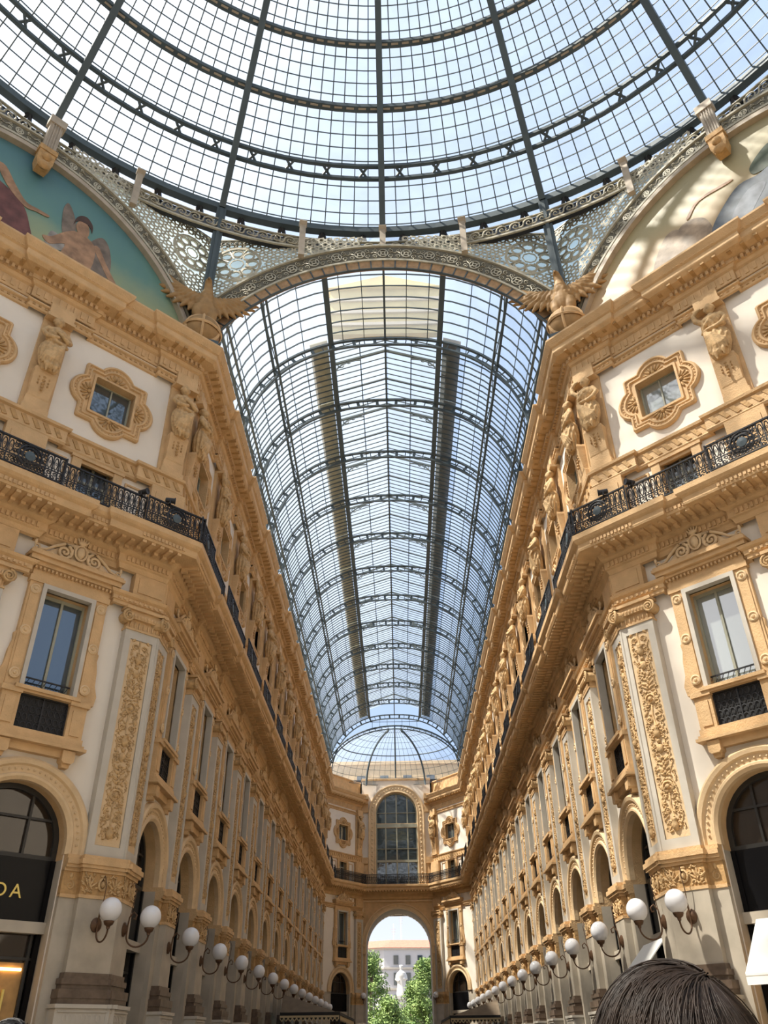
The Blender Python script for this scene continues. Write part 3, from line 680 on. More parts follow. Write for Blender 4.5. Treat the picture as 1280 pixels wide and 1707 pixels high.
def arch_band(mb, R_prof, zc, z0, n=32, m=None, x0=0):
    """moulding (radius, y) swept over a semicircle and down to z0"""
    rs = [[(x0-r, y, z0) for r, y in R_prof]]
    for i in range(n+1):
        a = pi-pi*i/n; rs.append([(x0+r*cos(a), y, zc+r*sin(a)) for r, y in R_prof])
    rs.append([(x0+r, y, z0) for r, y in R_prof]); mb.rings(rs, close=True, cap=True, m=m)
def arched_shopfront(dark='panedark'):
    t = empty('arched_shopfront'); s = MB()
    arch_band(s, [(1.36, -.1), (1.36, .06), (1.44, .12), (1.50, .12), (1.54, .07), (1.70, .09), (1.74, .16), (1.84, .18), (1.90, .14), (1.92, 0)], ARC_Z, 5.82)
    for i in range(33):
        a = pi*i/32; s.ell((1.62*cos(a), .10, ARC_Z+1.62*sin(a)), (.035, .03, .035), 5, 3)
    obj('stone_archivolt', s, 'pale', t)
    g = MB(); N = 20
    g.prism([(-1.3, 5.78)] + [(1.3*cos(pi-pi*i/N), ARC_Z+1.3*sin(pi-pi*i/N)) for i in range(N+1)] + [(1.3, 5.78)], -.52, -.50)
    obj('fanlight_glass', g, dark, t)
    m = MB(); arch_band(m, [(1.24, -.52), (1.24, -.40), (1.37, -.40), (1.37, -.52)], ARC_Z, 5.78, 24)
    for x in (-.5, .5):
        m.box(x-.03, x+.03, -.5, -.42, 5.8, ARC_Z+sqrt(1.3**2-.25))
    m.box(-1.15, 1.15, -.5, -.43, 6.62, 6.68); m.box(-1.37, 1.37, -.5, -.40, 5.70, 5.80)
    obj('fanlight_bars', m, 'dkmullion', t)
    b = MB(); b.box(-1.37, 1.37, -.5, -.38, 4.30, 5.70); b.box(-1.37, -1.25, -.5, -.34, 0, 5.7); b.box(1.25, 1.37, -.5, -.34, 0, 5.7); obj('sign_panel', b, 'blackglass', t)
    c = MB(); c.box(-1.37, 1.37, -.5, -.22, 4.05, 4.30); obj('transom_beam', c, 'marble', t)
    d = MB(); d.box(-1.25, 1.25, -.56, -.53, 0, 4.05); obj('shop_glass', d, dark, t)
    e_ = MB(); 
    for x in (-1.22, -.03, 1.16): e_.box(x, x+.07, -.53, -.44, 0, 4.05)
    e_.box(-1.25, 1.25, -.53, -.44, 3.5, 3.56); obj('shop_frame', e_, 'dkmullion', t)
    return reg(t)

# ------------------------------------------------------------------ caryatid statue
def caryatid_meshes(pose):
    z = 19.55; mb = MB(); y = .40
    def E(c, r, rot=None): mb.ell((c[0], y+c[1], z+c[2]), r, 16, 10, rot=rot)
    hx = .05*pose
    E((hx, .03, 2.12), (.14, .16, .19)); E((hx, -.06, 2.2), (.16, .15, .15)); E((hx, -.03, 2.34), (.09, .09, .08))
    for a in range(6): E((hx+.14*cos(a*pi/5), -.02, 2.18+.12*sin(a*pi/5)), (.06, .08, .06))
    mb.ell((hx, y+.18, z+2.10), (.025, .04, .04), 8, 6)
    mb.tube([(hx, y, z+2.0), (0, y-.02, z+1.82)], [.075, .10], 10)
    # torso as one loft with drapery folds
    def sec(h, rx, ry, cx, cy, amp, k, tw): 
        return [(cx+(rx+amp*sin(k*a+tw))*cos(a), y+cy+(ry+amp*sin(k*a+tw))*sin(a), z+h) for a in [2*pi*i/48 for i in range(48)]]
    L = [(1.88, .12, .10, 0, 0, 0, 9, 0), (1.80, .31, .15, 0, 0, .005, 9, 0), (1.65, .33, .20, 0, .03, .012, 9, .3), (1.48, .30, .22, .0, .05, .014, 9, .6), (1.30, .25, .18, .0, .02, .02, 10, 1),
         (1.15, .29, .20, .02*pose, .02, .03, 10, 1.6), (.98, .36, .25, .04*pose, .03, .035, 11, 2.3), (.75, .38, .28, .05*pose, .05, .04, 11, 3.0), (.5, .36, .27, .03*pose, .05, .045, 12, 3.8),
         (.28, .31, .24, 0, .04, .045, 12, 4.4), (.12, .27, .21, -.02*pose, .03, .04, 12, 4.8), (.0, .20, .16, 0, .0, .02, 12, 5)]
    mb.rings([sec(*l) for l in L], cap=True)
    # arms folded / raised
    if pose > 0:
        mb.tube([(-.30, y+.02, z+1.74), (-.44, y+.08, z+1.45), (-.30, y+.28, z+1.28), (-.05, y+.34, z+1.40), (.10, y+.32, z+1.5)], [.10, .09, .08, .065, .05], 10)
        mb.tube([(.30, y+.02, z+1.74), (.46, y+.06, z+1.48), (.36, y+.25, z+1.22), (.14, y+.33, z+1.22), (.0, y+.34, z+1.28)], [.10, .09, .08, .065, .05], 10)
    else:
        mb.tube([(.30, y+.02, z+1.74), (.46, y+.05, z+1.9), (.50, y+.02, z+2.18), (.34, y+.0, z+2.34), (.2, y, z+2.34)], [.10, .09, .08, .065, .05], 10)
        mb.tube([(-.30, y+.02, z+1.74), (-.46, y+.06, z+1.46), (-.36, y+.25, z+1.15), (-.14, y+.33, z+1.05)], [.10, .09, .08, .06], 10)
    # swags of cloth
    for j in range(9):      # folds fanning out from one hip
        e_ = -1.3+2.3*j/8
        mb.tube([(-.26*pose, y+.25, z+1.10), (-.10*pose+.12*sin(e_)*pose, y+.36, z+.92-.12*cos(e_)), (.05*pose+.30*sin(e_)*pose, y+.35-.1*abs(sin(e_)), z+.62-.25*cos(e_)), (.04*pose+.38*sin(e_)*pose, y+.24-.1*abs(sin(e_)), z+.40-.32*cos(e_))], [.035, .045, .04, .025], 6)
    mb.tube([(-.40, y+.05, z+1.22), (-.2, y+.24, z+1.14), (.1, y+.28, z+1.12), (.34, y+.1, z+1.24)], [.06, .07, .07, .05], 8)
    mb.tube([(.30*pose, y-.02, z+1.8), (.10*pose, y+.22, z+1.62), (-.16*pose, y+.24, z+1.38), (-.36*pose, y+.08, z+1.18)], [.06, .055, .06, .06], 8)
    for x in (-.1, .1): mb.ell((x, y+.21, z+1.58), (.09, .09, .09), 10, 6)
    for x, zz in ((-.14, .02), (.1, -.03), (.0, .1)): mb.tube([(x, y+.2, z+.45), (x*1.2, y+.26, z+.15), (x, y+.2, z+zz-.08)], [.05, .06, .03], 7)
    return remesh(mb, 'draped_figure', .021, ['statue_stone'], 1)
CARY = {1: caryatid_meshes(1), -1: caryatid_meshes(-1)}
def caryatid(pose):
    t = empty('caryatid_statue'); obj('draped_figure', CARY[pose], None, t) if False else None
    o = bpy.data.objects.new('draped_figure', CARY[pose]); C.objects.link(o); o.parent = t
    b = MB()
    b.rings([[(x*hw, yy, z) for x, yy in ((-1, 0), (-1, d), (1, d), (1, 0))] for z, hw, d in ((17.98, .42, .30), (18.2, .42, .30), (18.2, .38, .26), (18.55, .36, .27), (18.6, .33, .29), (19.45, .36, .40), (19.55, .37, .42), (19.66, .34, .40))], cap=True)
    pd = obj('tapered_pedestal', b, 'ochre', t)
    g = MB()
    for j in range(5): g.ell((0, .36+.008*j, 19.35-.13*j), (.07-.006*j, .05, .06), 7, 5)
    for x in (-.16, .16):
        for j in range(3): g.ell((x, .37, 19.3-.12*j), (.03, .04, .05), 6, 4)
    obj('garland', g, 'ochre_deep', pd)
    k = MB(); k.box(-.42, .42, 0, .34, 21.96, 22.50); k.box(-.47, .47, 0, .42, 21.86, 21.98); k.box(-.46, .46, 0, .12, 18, 22); obj('head_block', k, 'ochre', t)
    q = MB(); q.box(-.62, .62, 0, .30, 15.2, 17.35); q.box(-.46, .46, 0, .33, 15.5, 17.1); obj('dado_block', q, 'ochre', t)
    return reg(t)

# ------------------------------------------------------------------ railings and lamps
def iron_railing(w, medallion=False):
    t = empty('medallion_railing' if medallion else 'iron_railing'); z0 = 15.24
    s = MB(); s.box(-w/2, w/2, -.03, .03, z0+.86, z0+.91); obj('hand_rail', s, 'black', t)
    s = MB(); s.box(-w/2, w/2, -.02, .02, z0+.03, z0+.07); s.box(-w/2, w/2, -.012, .012, z0+.33, z0+.36); obj('lower_rail', s, 'black', t)
    f = MB(); n = max(4, round(w/.19)); p = w/n
    for i in range(n):
        x = -w/2+p*(i+.5)
        if medallion and abs(x) < .45:
            if abs(x) < .1: pass
            [f.spiral(x+q_*.05, z0+zz_, .075, 1.4, th=.022, nseg=3, start=zz_*9, d=1 if q_ else -1) for zz_ in (.16, .32, .5, .68, .8) for q_ in (-1, 1)]; continue
        f.torus((x, 0, z0+.60), .058, .20, .020, 12, 4)
        f.box(x-.012, x+.012, -.01, .01, z0+.34, z0+.41); f.box(x+p/2-.016, x+p/2+.016, -.012, .012, z0+.05, z0+.88); f.torus((x, 0, z0+.60), .02, .05, .012, 6, 3)
        f.torus((x+p/2, 0, z0+.42), .035, .035, .014, 6, 3); f.torus((x+p/2, 0, z0+.62), .03, .03, .014, 6, 3)
        f.spiral(x-.03, z0+.24, .062, 1.2, th=.021, nseg=3, start=0, d=1); f.spiral(x+.03, z0+.14, .062, 1.2, th=.021, nseg=3, start=pi, d=1)
        f.torus((x+p/2, 0, z0+.83), .03, .03, .010, 6, 3)
    for x in (-w/2, w/2): f.box(x-.02, x+.02, -.02, .02, z0, z0+.94)
    obj('iron_scrollwork', f, 'black', t)
    if medallion:
        k = MB(); k.torus((0, 0, z0+.5), .22, .24, .03, 18, 4); k.torus((0, 0, z0+.5), .33, .34, .035, 18, 4)
        for j in range(8): k.spiral(.32*cos(j*pi/4), z0+.5+.32*sin(j*pi/4), .09, 1.2, th=.025, nseg=3, start=j)
        kk = obj('medallion', k, 'black', t); d = MB()
        d.rings([[(rr*cos(a), yy, z0+.5+rr*1.05*sin(a)) for a in [2*pi*i/16 for i in range(16)]] for rr, yy in ((.005, -.03), (.15, -.02), (.15, .02), (.005, .05))]); obj('medallion_disc', d, 'iron', kk)
    return reg(t)
def wall_lamp():
    t = empty('wall_lamp')     # local: wall at y=0, z measured from the globe centre
    g = MB(); g.ell((0, .66, 0), (.265, .265, .275), 24, 16); obj('lamp_globe', g, 'globe', t)
    c = MB(); c.lathe([(.04, -.42), (.05, -.36), (.10, -.33), (.13, -.26), (.12, -.24), (.02, -.24)], 12, (0, .66, 0)); obj('globe_holder', c, 'bronze', t)
    a = MB(); pts = []
    for i in range(13):
        q = pi*i/12; pts.append((0, .38+.28*cos(q), -.42-.26*sin(q)))
    a.tube(pts + [(0, .10, -.2), (0, .12, .0), (0, .22, .12), (0, .30, .05), (0, .28, -.05), (0, .22, -.03)], .022, 6); obj('curved_arm', a, 'bronze', t)
    p = MB(); p.rings([[(rr*cos(q), yy, -.28+rr*1.2*sin(q)) for q in [2*pi*i/14 for i in range(14)]] for rr, yy in ((.005, -.02), (.14, .0), (.14, .04), (.09, .07), (.04, .10), (.005, .10))]); obj('wall_plate', p, 'bronze', t)
    r = MB(); r.tube([(0, .1, -.2), (-.03, .16, .3), (-.02, .2, .62), (.02, .12, .82), (.03, .04, .7)], .012, 5); obj('stay_rod', r, 'bronze', t)
    return reg(t)

# ------------------------------------------------------------------ place the facade things
side_word = {RD: 'right corner facade', LD: 'left corner facade', RA: 'right arcade', LA: 'left arcade', RF: 'far right bay', LF: 'far left bay'}
used = {}
def put(kind, maker, F, t, label, cat, group=None, off=0.0, z=0.0, key=None):
    k = key or kind
    if k not in used: used[k] = maker(); o = used[k]
    else: o = dup(used[k])
    p = F.at(t, off, z); o.location = p; o.rotation_euler = (0, 0, F.rz)
    tag(o, label, cat, group); return o
def where(F, i, what, n, pil=False):
    if F in (RA, LA):
        s = 'left' if F is LA else 'right'
        if pil and i < n-1: return f'{ORD[i]} {what} after the corner one on the {s} arcade wall'
        if i == n-1: return f'last and farthest {what} of the {s} arcade wall'
        return f'{ORD[i]} {what} from the near corner on the {s} arcade wall'
    s = 'left' if F in (LD, LF) else 'right'
    if F in (RF, LF): return f'{what} in the angled {s} bay beside the far portal'
    return [f'{what} nearest the corner on the angled {s} foreground wall', f'{what} at the {s} picture edge of the angled foreground wall', ''][i]
for F in (RD, LD, RA, LA, RF, LF):
    bays = DB[:2] if F in (RD, LD) else (AB if F in (RA, LA) else FBc)
    if F in (RA, LA): bays = bays
    n = len(bays)
    for i, b in enumerate(bays):
        pale = F in (RD,) and i == 0
        put('pedimented_window', pedimented_window if not pale else (lambda: pedimented_window('panepale')), F, b,
            where(F, i, 'tall window under a scrolled pediment', n), 'window', 'pedimented windows of the first floor', key='pw_pale' if pale else 'pw')
        pl2 = F in (RD,)
        put('quatrefoil_window', quatrefoil_window if not pl2 else (lambda: quatrefoil_window('panepale')), F, b,
            where(F, i, 'square window in a lobed ochre surround', n), 'window', 'lobed attic windows', key='qw_pale' if pl2 else 'qw')
        put('balcony_door', balcony_door, F, b, where(F, i, 'glazed door behind the balcony railing', n), 'door', 'balcony doors')
        put('arched_shopfront', arched_shopfront, F, b, where(F, i, 'arched shopfront with dark fanlight', n), 'shopfront', 'arched shopfronts of the ground floor')
        if F not in (RF, LF):
            w = BAY-2*HW if F in (RA, LA) else 4.77-2*HW
            put('iron_railing', lambda: iron_railing(w), F, b, where(F, i, 'straight black iron railing length', n), 'railing', 'balcony railings between the medallions', off=1.10, key=f'rail{w:.2f}')
        else:
            put('iron_railing', lambda: iron_railing(5.1), F, b, where(F, i, 'long black iron railing', n), 'railing', off=1.05, key='railfar')
pose_i = 0
for F in (RD, LD, RA, LA, RF, LF):
    pil = DP[:2] if F in (RD, LD) else (AP if F in (RA, LA) else FPc)
    n = len(pil)
    for i, b in enumerate(pil):
        corner = F in (RD, LD) and i == 0
        pose_i += 1
        pose = {RD: -1, LD: 1}.get(F, 1 if i % 2 else -1)
        if F is RD and i == 1: pose = -1
        put('caryatid_statue', lambda: caryatid(pose), F, b if not corner else 0.36, where(F, i, 'draped stone figure', n, True), 'statue', 'caryatid figures of the attic', key=f'cary{pose}')
        put('carved_pilaster', carved_pilaster, F, b, where(F, i, 'grey pilaster with carved ochre panel', n, True), 'pilaster', 'carved pilasters of the first floor', key='pil')
        sk = (-1, 1) if not corner else ((-1,) if F is RD else (1,))
        put('arcade_pier', lambda: arcade_pier(sk=sk), F, b, where(F, i, 'stone pier below the carved pilaster', n, True), 'pier', 'piers of the ground floor arcade', key=f'pier{sk}')
        if F not in (RF, LF):
            put('medallion_railing', lambda: iron_railing(2*HW, True), F, b, where(F, i, 'iron railing with round medallion', n, True), 'railing', 'medallion railings over the pilasters', off=1.26, key='medrail')
# the arm side of the two corner piers
for F, s in ((RA, 'right'), (LA, 'left')):
    put('carved_pilaster', None, F, 0.42, f'narrow-looking side of the {s} corner pilaster turned to the arcade', 'pilaster', 'carved pilasters of the first floor', key='pil')
    put('arcade_pier', None, F, 0.42, f'{s} corner pier face turned to the arcade', 'pier', 'piers of the ground floor arcade', key='pier(1,)' if F is RA else 'pier(-1,)')
    put('medallion_railing', None, F, 0.42, f'iron railing with round medallion, {s} corner, facing the arcade', 'railing', 'medallion railings over the pilasters', off=1.26, key='medrail')
    put('caryatid_statue', None, F, 0.75, f'draped stone figure on the arcade side of the {s} corner', 'statue', 'caryatid figures of the attic', key='cary-1' if F is RA else 'cary1')
# lamps
ZL = 4.55
for F in (LD, RD, LA, RA):
    s = 'left' if F in (LA, LD) else 'right'
    ts = [0.42] if F in (LD, RD) else [0.45] + AP
    for i, b in enumerate(ts):
        if F in (LD, RD): lb = f'white globe wall lamp on the front face of the {s} corner pier'
        elif i == 0: lb = f'white globe wall lamp on the arcade side of the {s} corner pier'
        elif i == 13: lb = f'smallest and farthest white globe lamp in the {s} row'
        else: lb = f'white globe wall lamp, {ORD[i]} in the {s} row counted from the corner pier'
        put('wall_lamp', wall_lamp, F, b, lb, 'lamp', 'globe wall lamps', off=0.34, z=ZL, key='lamp')
for sx, s in ((-1, 'left'), (1, 'right')):
    o = dup(used['lamp']); o.location = (sx*3.45, BY, 5.6); o.rotation_euler = (0, 0, pi); o.scale = (.95, .95, .95)
    tag(o, f'white globe lamp beside the far portal on its {s}', 'lamp', 'globe wall lamps')

# ------------------------------------------------------------------ far facade: great window, portal
t = empty('great_arched_window', (0, BY, 0), pi)
s = MB(); arch_band(s, [(2.18, -.1), (2.18, .10), (2.26, .14), (2.34, .10), (2.80, .10), (2.88, .16), (2.98, .14), (2.98, 0)], 22.3, 15.25, 32)
for i in range(25):
    a = pi*i/24; s.ell((2.57*cos(a), .10, 22.3+2.57*sin(a)), (.10, .05, .10), 6, 4)
for x in (-2.57, 2.57):
    for j in range(17): s.ell((x, .10, 15.6+j*.41), (.10, .05, .12), 6, 4)
obj('stone_archivolt', s, 'pale', t)
g = MB(); g.prism([(-2.2, 15.2)] + [(2.2*cos(pi-pi*i/28), 22.3+2.2*sin(pi-pi*i/28)) for i in range(29)] + [(2.2, 15.2)], -.42, -.40); obj('window_pane', g, 'pane', t)
m = MB(); arch_band(m, [(2.06, -.40), (2.06, -.30), (2.2, -.30), (2.2, -.40)], 22.3, 15.2, 28)
for x in (-1.16, -.0, 1.16): m.box(x-.07, x+.07, -.4, -.28, 15.2, 22.3+sqrt(2.2**2-x*x)-.05)
for z, h in ((17.6, .22), (18.8, .05), (21.1, .35), (22.4, .05)): m.box(-2.2, 2.2, -.4, -.26, z-h/2, z+h/2)
obj('window_frame', m, 'mullion', t)
m = MB(); m.box(-2.2, 2.2, -.40, -.27, 20.9, 21.35); obj('transom_panel', m, 'pale', t)
tag(t, 'tall round-headed window with pale green bars above the far portal', 'window')
for x in (-1, 1):
    k = MB(); x0, x1 = sorted((x*3.0, x*3.7)); k.box(x0, x1, BY-.10, BY, 15.2, 17.3); k.box(x0, x1, BY-.22, BY, 17.3, 17.9)
    k.box(x0-.05, x1+.05, BY-.95, BY, 23.6, 24.1); k.box(x0, x1, BY-.55, BY, 23.2, 23.6); k.box(x0, x1, BY-.2, BY, 22.4, 23.2)
    struct('trim_10' if x < 0 else 'trim_11', k, 'ochre')
t = empty('portal_arch', (0, BY, 0), pi)
s = MB(); arch_band(s, [(3.17, -.05), (3.17, .08), (3.22, .20), (3.30, .22), (3.34, .10), (3.54, .12), (3.58, .24), (3.66, .26), (3.70, 0)], 9.9, 5.8, 36); obj('stone_archivolt', s, 'pale', t)
s = MB()
for x in (-1, 1):
    a, b = sorted((x*3.2, x*3.72)); s.box(a, b, -.4, .24, 9.1, 9.3); s.box(a, b, -.4, .18, 9.3, 9.75); s.box(a, b, -.4, .28, 9.75, 9.95)
    s.box(a, b, 0, .3, 5.5, 5.8)
s.box(-3.6, 3.6, 0, .12, 13.72, 13.86)
for x in (-1, 1): a, b = sorted((x*3.46, x*3.6)); s.box(a, b, 0, .1, 10.2, 13.8)
obj('portal_impost', s, 'pale', t)
tag(t, 'ochre moulded archway of the far portal open to the street', 'arch')
rl = iron_railing(7.2); rl.location = (0, BY-1.08, 0); rl.rotation_euler = (0, 0, pi); tag(rl, 'black iron railing across the great far window', 'railing')

# ------------------------------------------------------------------ arch planes of the octagon
AP_Y = 17.9; AC = 21.4; A_IN, A_MID, A_OUT = 7.95, 8.4, 9.4
DC = 22.1; D_IN = 7.5
def plane_mb(): return MB()
# local frame of an arch plane: x along, y towards the room centre, z up; origin on the plane under the crown
def arch_plane(name, az): 
    return empty(name, (AP_Y*sin(az), AP_Y*cos(az), 0), pi - az)
def clip_arc(Rr, zc, xm=7.38):
    a0 = math.acos(min(1, xm/Rr)); n = 56
    return [(Rr*cos(pi-a0-(pi-2*a0)*i/n), zc+Rr*sin(pi-a0-(pi-2*a0)*i/n)) for i in range(n+1)]
def band(mb, R0, R1, y0, y1, zc, m=None, xm=7.38, n=56):
    a, b = clip_arc(R0, zc, xm), clip_arc(R1, zc, xm); rs = []
    for (xa, za), (xb, zb) in zip(a, b): rs.append([(xa, y0, za), (xa, y1, za), (xb, y1, zb), (xb, y0, zb)])
    mb.rings(rs, cap=True, m=m)
def scroll_band(mb, R0, R1, y, zc, m=0, xm=7.3):
    Rm = (R0+R1)/2; hw = (R1-R0)/2; a0 = math.acos(min(1, xm/Rm)); L = (pi-2*a0)*Rm; n = int(L/1.05); n += n % 2 == 0
    for i in range(n):
        a = pi-a0-(pi-2*a0)*(i+.5)/n; ux, uz = cos(a), sin(a)
        def T(p, ux=ux, uz=uz): # p.x tangential, p.z radial
            return Vector((ux*(Rm+p.z)-(-uz)*p.x*1.0, p.y+y, zc+uz*(Rm+p.z)-ux*p.x))
        g = MB()
        g.torus((0, 0, 0), hw*.52, hw*.56, .028, 12, 3); g.torus((0, 0, 0), hw*.22, hw*.22, .03, 8, 3)
        for k in range(4):
            b = pi/4+k*pi/2; g.ell((hw*.38*cos(b), 0, hw*.38*sin(b)), (.05, .02, .05), 5, 3)
        for s in (-1, 1):
            g.spiral(s*.36, hw*.42, hw*.30, 1.3, th=.024, start=pi/2, d=s, nseg=3); g.spiral(s*.36, -hw*.42, hw*.30, 1.3, th=.024, start=-pi/2, d=-s, nseg=3)
            g.tube([(s*.25, 0, 0), (s*.40, 0, .08), (s*.52, 0, 0)], .022, 3)
        mb.merge(g, T, m)
def arch_rib(name, az, zc, Ri, Rm, Ro, label, brick=True):
    t = arch_plane(name, az)
    b = MB(); band(b, Rm, Ro, -.12, .0, zc, 0); obj('band_backing', b, 'bandback', t)
    f = MB(); band(f, Rm-.02, Rm+.08, -.12, .10, zc, 0); band(f, Ro-.09, Ro, -.12, .10, zc, 0); obj('band_edging', f, 'creamiron', t)
    s = MB(); scroll_band(s, Rm+.08, Ro-.09, .03, zc); obj('band_scrollwork', s, 'creamiron', t)
    if brick:
        s = MB(); band(s, Ri, Rm-.02, -.12, .02, zc, 0); obj('soffit_panels', s, 'brick', t)
        k = MB(); n = 34; a0 = math.acos(7.38/Rm)
        for i in range(n+1):
            a = a0+(pi-2*a0)*i/n; k.ribbon([((Ri-.04)*cos(a), .03, zc+(Ri-.04)*sin(a)), ((Rm)*cos(a), .03, zc+Rm*sin(a))], .05, .06, (0, 1, 0))
        band(k, Ri-.04, Ri, -.05, .06, zc, 0); obj('dividing_bars', k, 'iron', t)
    return t
t = arch_rib('arcade_arch', 0, AC, A_IN, A_MID, A_OUT, ''); tag(t, 'wide ornate iron arch opening onto the glass-vaulted arcade', 'arch')
arch_pl = {}
for az, s in ((-pi/4, 'left'), (pi/4, 'right')):
    t = arch_rib('lunette_arch', az, DC, D_IN, 7.85, 8.55, '', brick=False)
    k = MB(); band(k, D_IN, D_IN+.2, -.1, .16, DC, 0, xm=7.2); obj('tan_moulding', k, 'taniron', t)
    k = MB(); band(k, D_IN+.2, 7.84, -.1, .05, DC, 0, xm=7.3); obj('dark_groove', k, 'fringe', t)
    tag(t, f'ornate arch band framing the painted lunette on the {s}', 'arch', 'arch bands around the lunettes')
# spandrels with pierced star pattern
def star(mb, cx, cz, r):
    mb.torus((cx, 0, cz), r*.30, r*.30, .035, 8, 3)
    for k in range(8):
        a = k*pi/4; x, z = cx+.66*r*cos(a), cz+.66*r*sin(a)
        mb.rings([[(x+(.24*r+th*cos(b))*cos(q), th*sin(b), z+(.22*r+th*cos(b))*sin(q)) for b in (0.4, 2.5, 4.6)] for th in (.06,) for q in [2*pi*i/8 for i in range(9)]])
        a2 = a+pi/8; p = (cx+.40*r*cos(a2), 0, cz+.40*r*sin(a2)); p2 = (cx+r*cos(a2), 0, cz+r*sin(a2)); mb.tube([p, p2], .055, 3)
    mb.torus((cx, 0, cz), r, r, .07, 20, 3)
def spandrel(az, zc, Ro, sgn, label):
    t = empty('pierced_spandrel', (AP_Y*sin(az), AP_Y*cos(az), 0), pi-az); mb = MB(); zt = 31.45; xm = 7.42
    def inside(x, z, pad=0): return x*x+(z-zc)**2 > (Ro+pad)**2 and z < zt-pad and x < xm-pad*.6
    cx, cz, cr = (6.30, 29.85, 1.02) if az == 0 else (6.50, 29.85, .88)
    star(mb, cx, cz, cr)
    p = .34; rnd = random.Random(3)
    for i in range(30):
        for j in range(20):
            x = 1+i*p+(j % 2)*p/2; z = 26+j*p*.87
            if x < xm and z < 31.4 and inside(x, z, .08) and (x-cx)**2+(z-cz)**2 > (cr+.12)**2:
                r = .13; mb.rings([[(x+(r+.055*cos(b))*cos(q), .035*sin(b), z+(r+.055*cos(b))*sin(q)) for b in (0.4, 2.5, 4.6)] for q in [2*pi*k/7 for k in range(8)]])
                for k in range(3): mb.tube([(x+.15*cos(k*pi/3*2), 0, z+.15*sin(k*pi/3*2)), (x+.2*cos(k*pi/3*2), 0, z+.2*sin(k*pi/3*2))], .03, 3)
    # scallops along the top
    for i in range(24):
        x = 3.0+i*.2
        if inside(x, 31.0, 0): mb.torus((x, .02, 31.2), .12, .12, .03, 8, 3)
    mb.box(3.2, xm, -.05, .05, 31.38, 31.45)
    o = MB(); o.merge(mb, lambda q: Vector((q.x*sgn, q.y-.04, q.z)))
    obj('pierced_tracery', o, 'creamiron', t)
    g = MB(); n = 20; pts = []
    x0 = sqrt(max(0, (Ro-.05)**2-(zt-zc)**2))
    for i in range(n+1):
        x = x0+(xm-x0)*i/n; pts.append((x*sgn, zc+sqrt(max(0, (Ro-.05)**2-x*x))))
    pts.append((xm*sgn, zt)); g.prism(pts if sgn > 0 else pts[::-1], -.10, -.085); obj('tracery_glass', g, 'latticeglass', t)
    tag(t, label, 'spandrel', 'pierced star-pattern spandrels')
spandrel(0, AC, A_OUT, 1, 'pierced star spandrel over the arcade arch, left of its crown'); spandrel(0, AC, A_OUT, -1, 'pierced star spandrel over the arcade arch, right of its crown')
spandrel(-pi/4, DC, 8.55, -1, 'pierced star spandrel between left lunette and left eagle'); spandrel(pi/4, DC, 8.55, 1, 'pierced star spandrel between right lunette and right eagle')

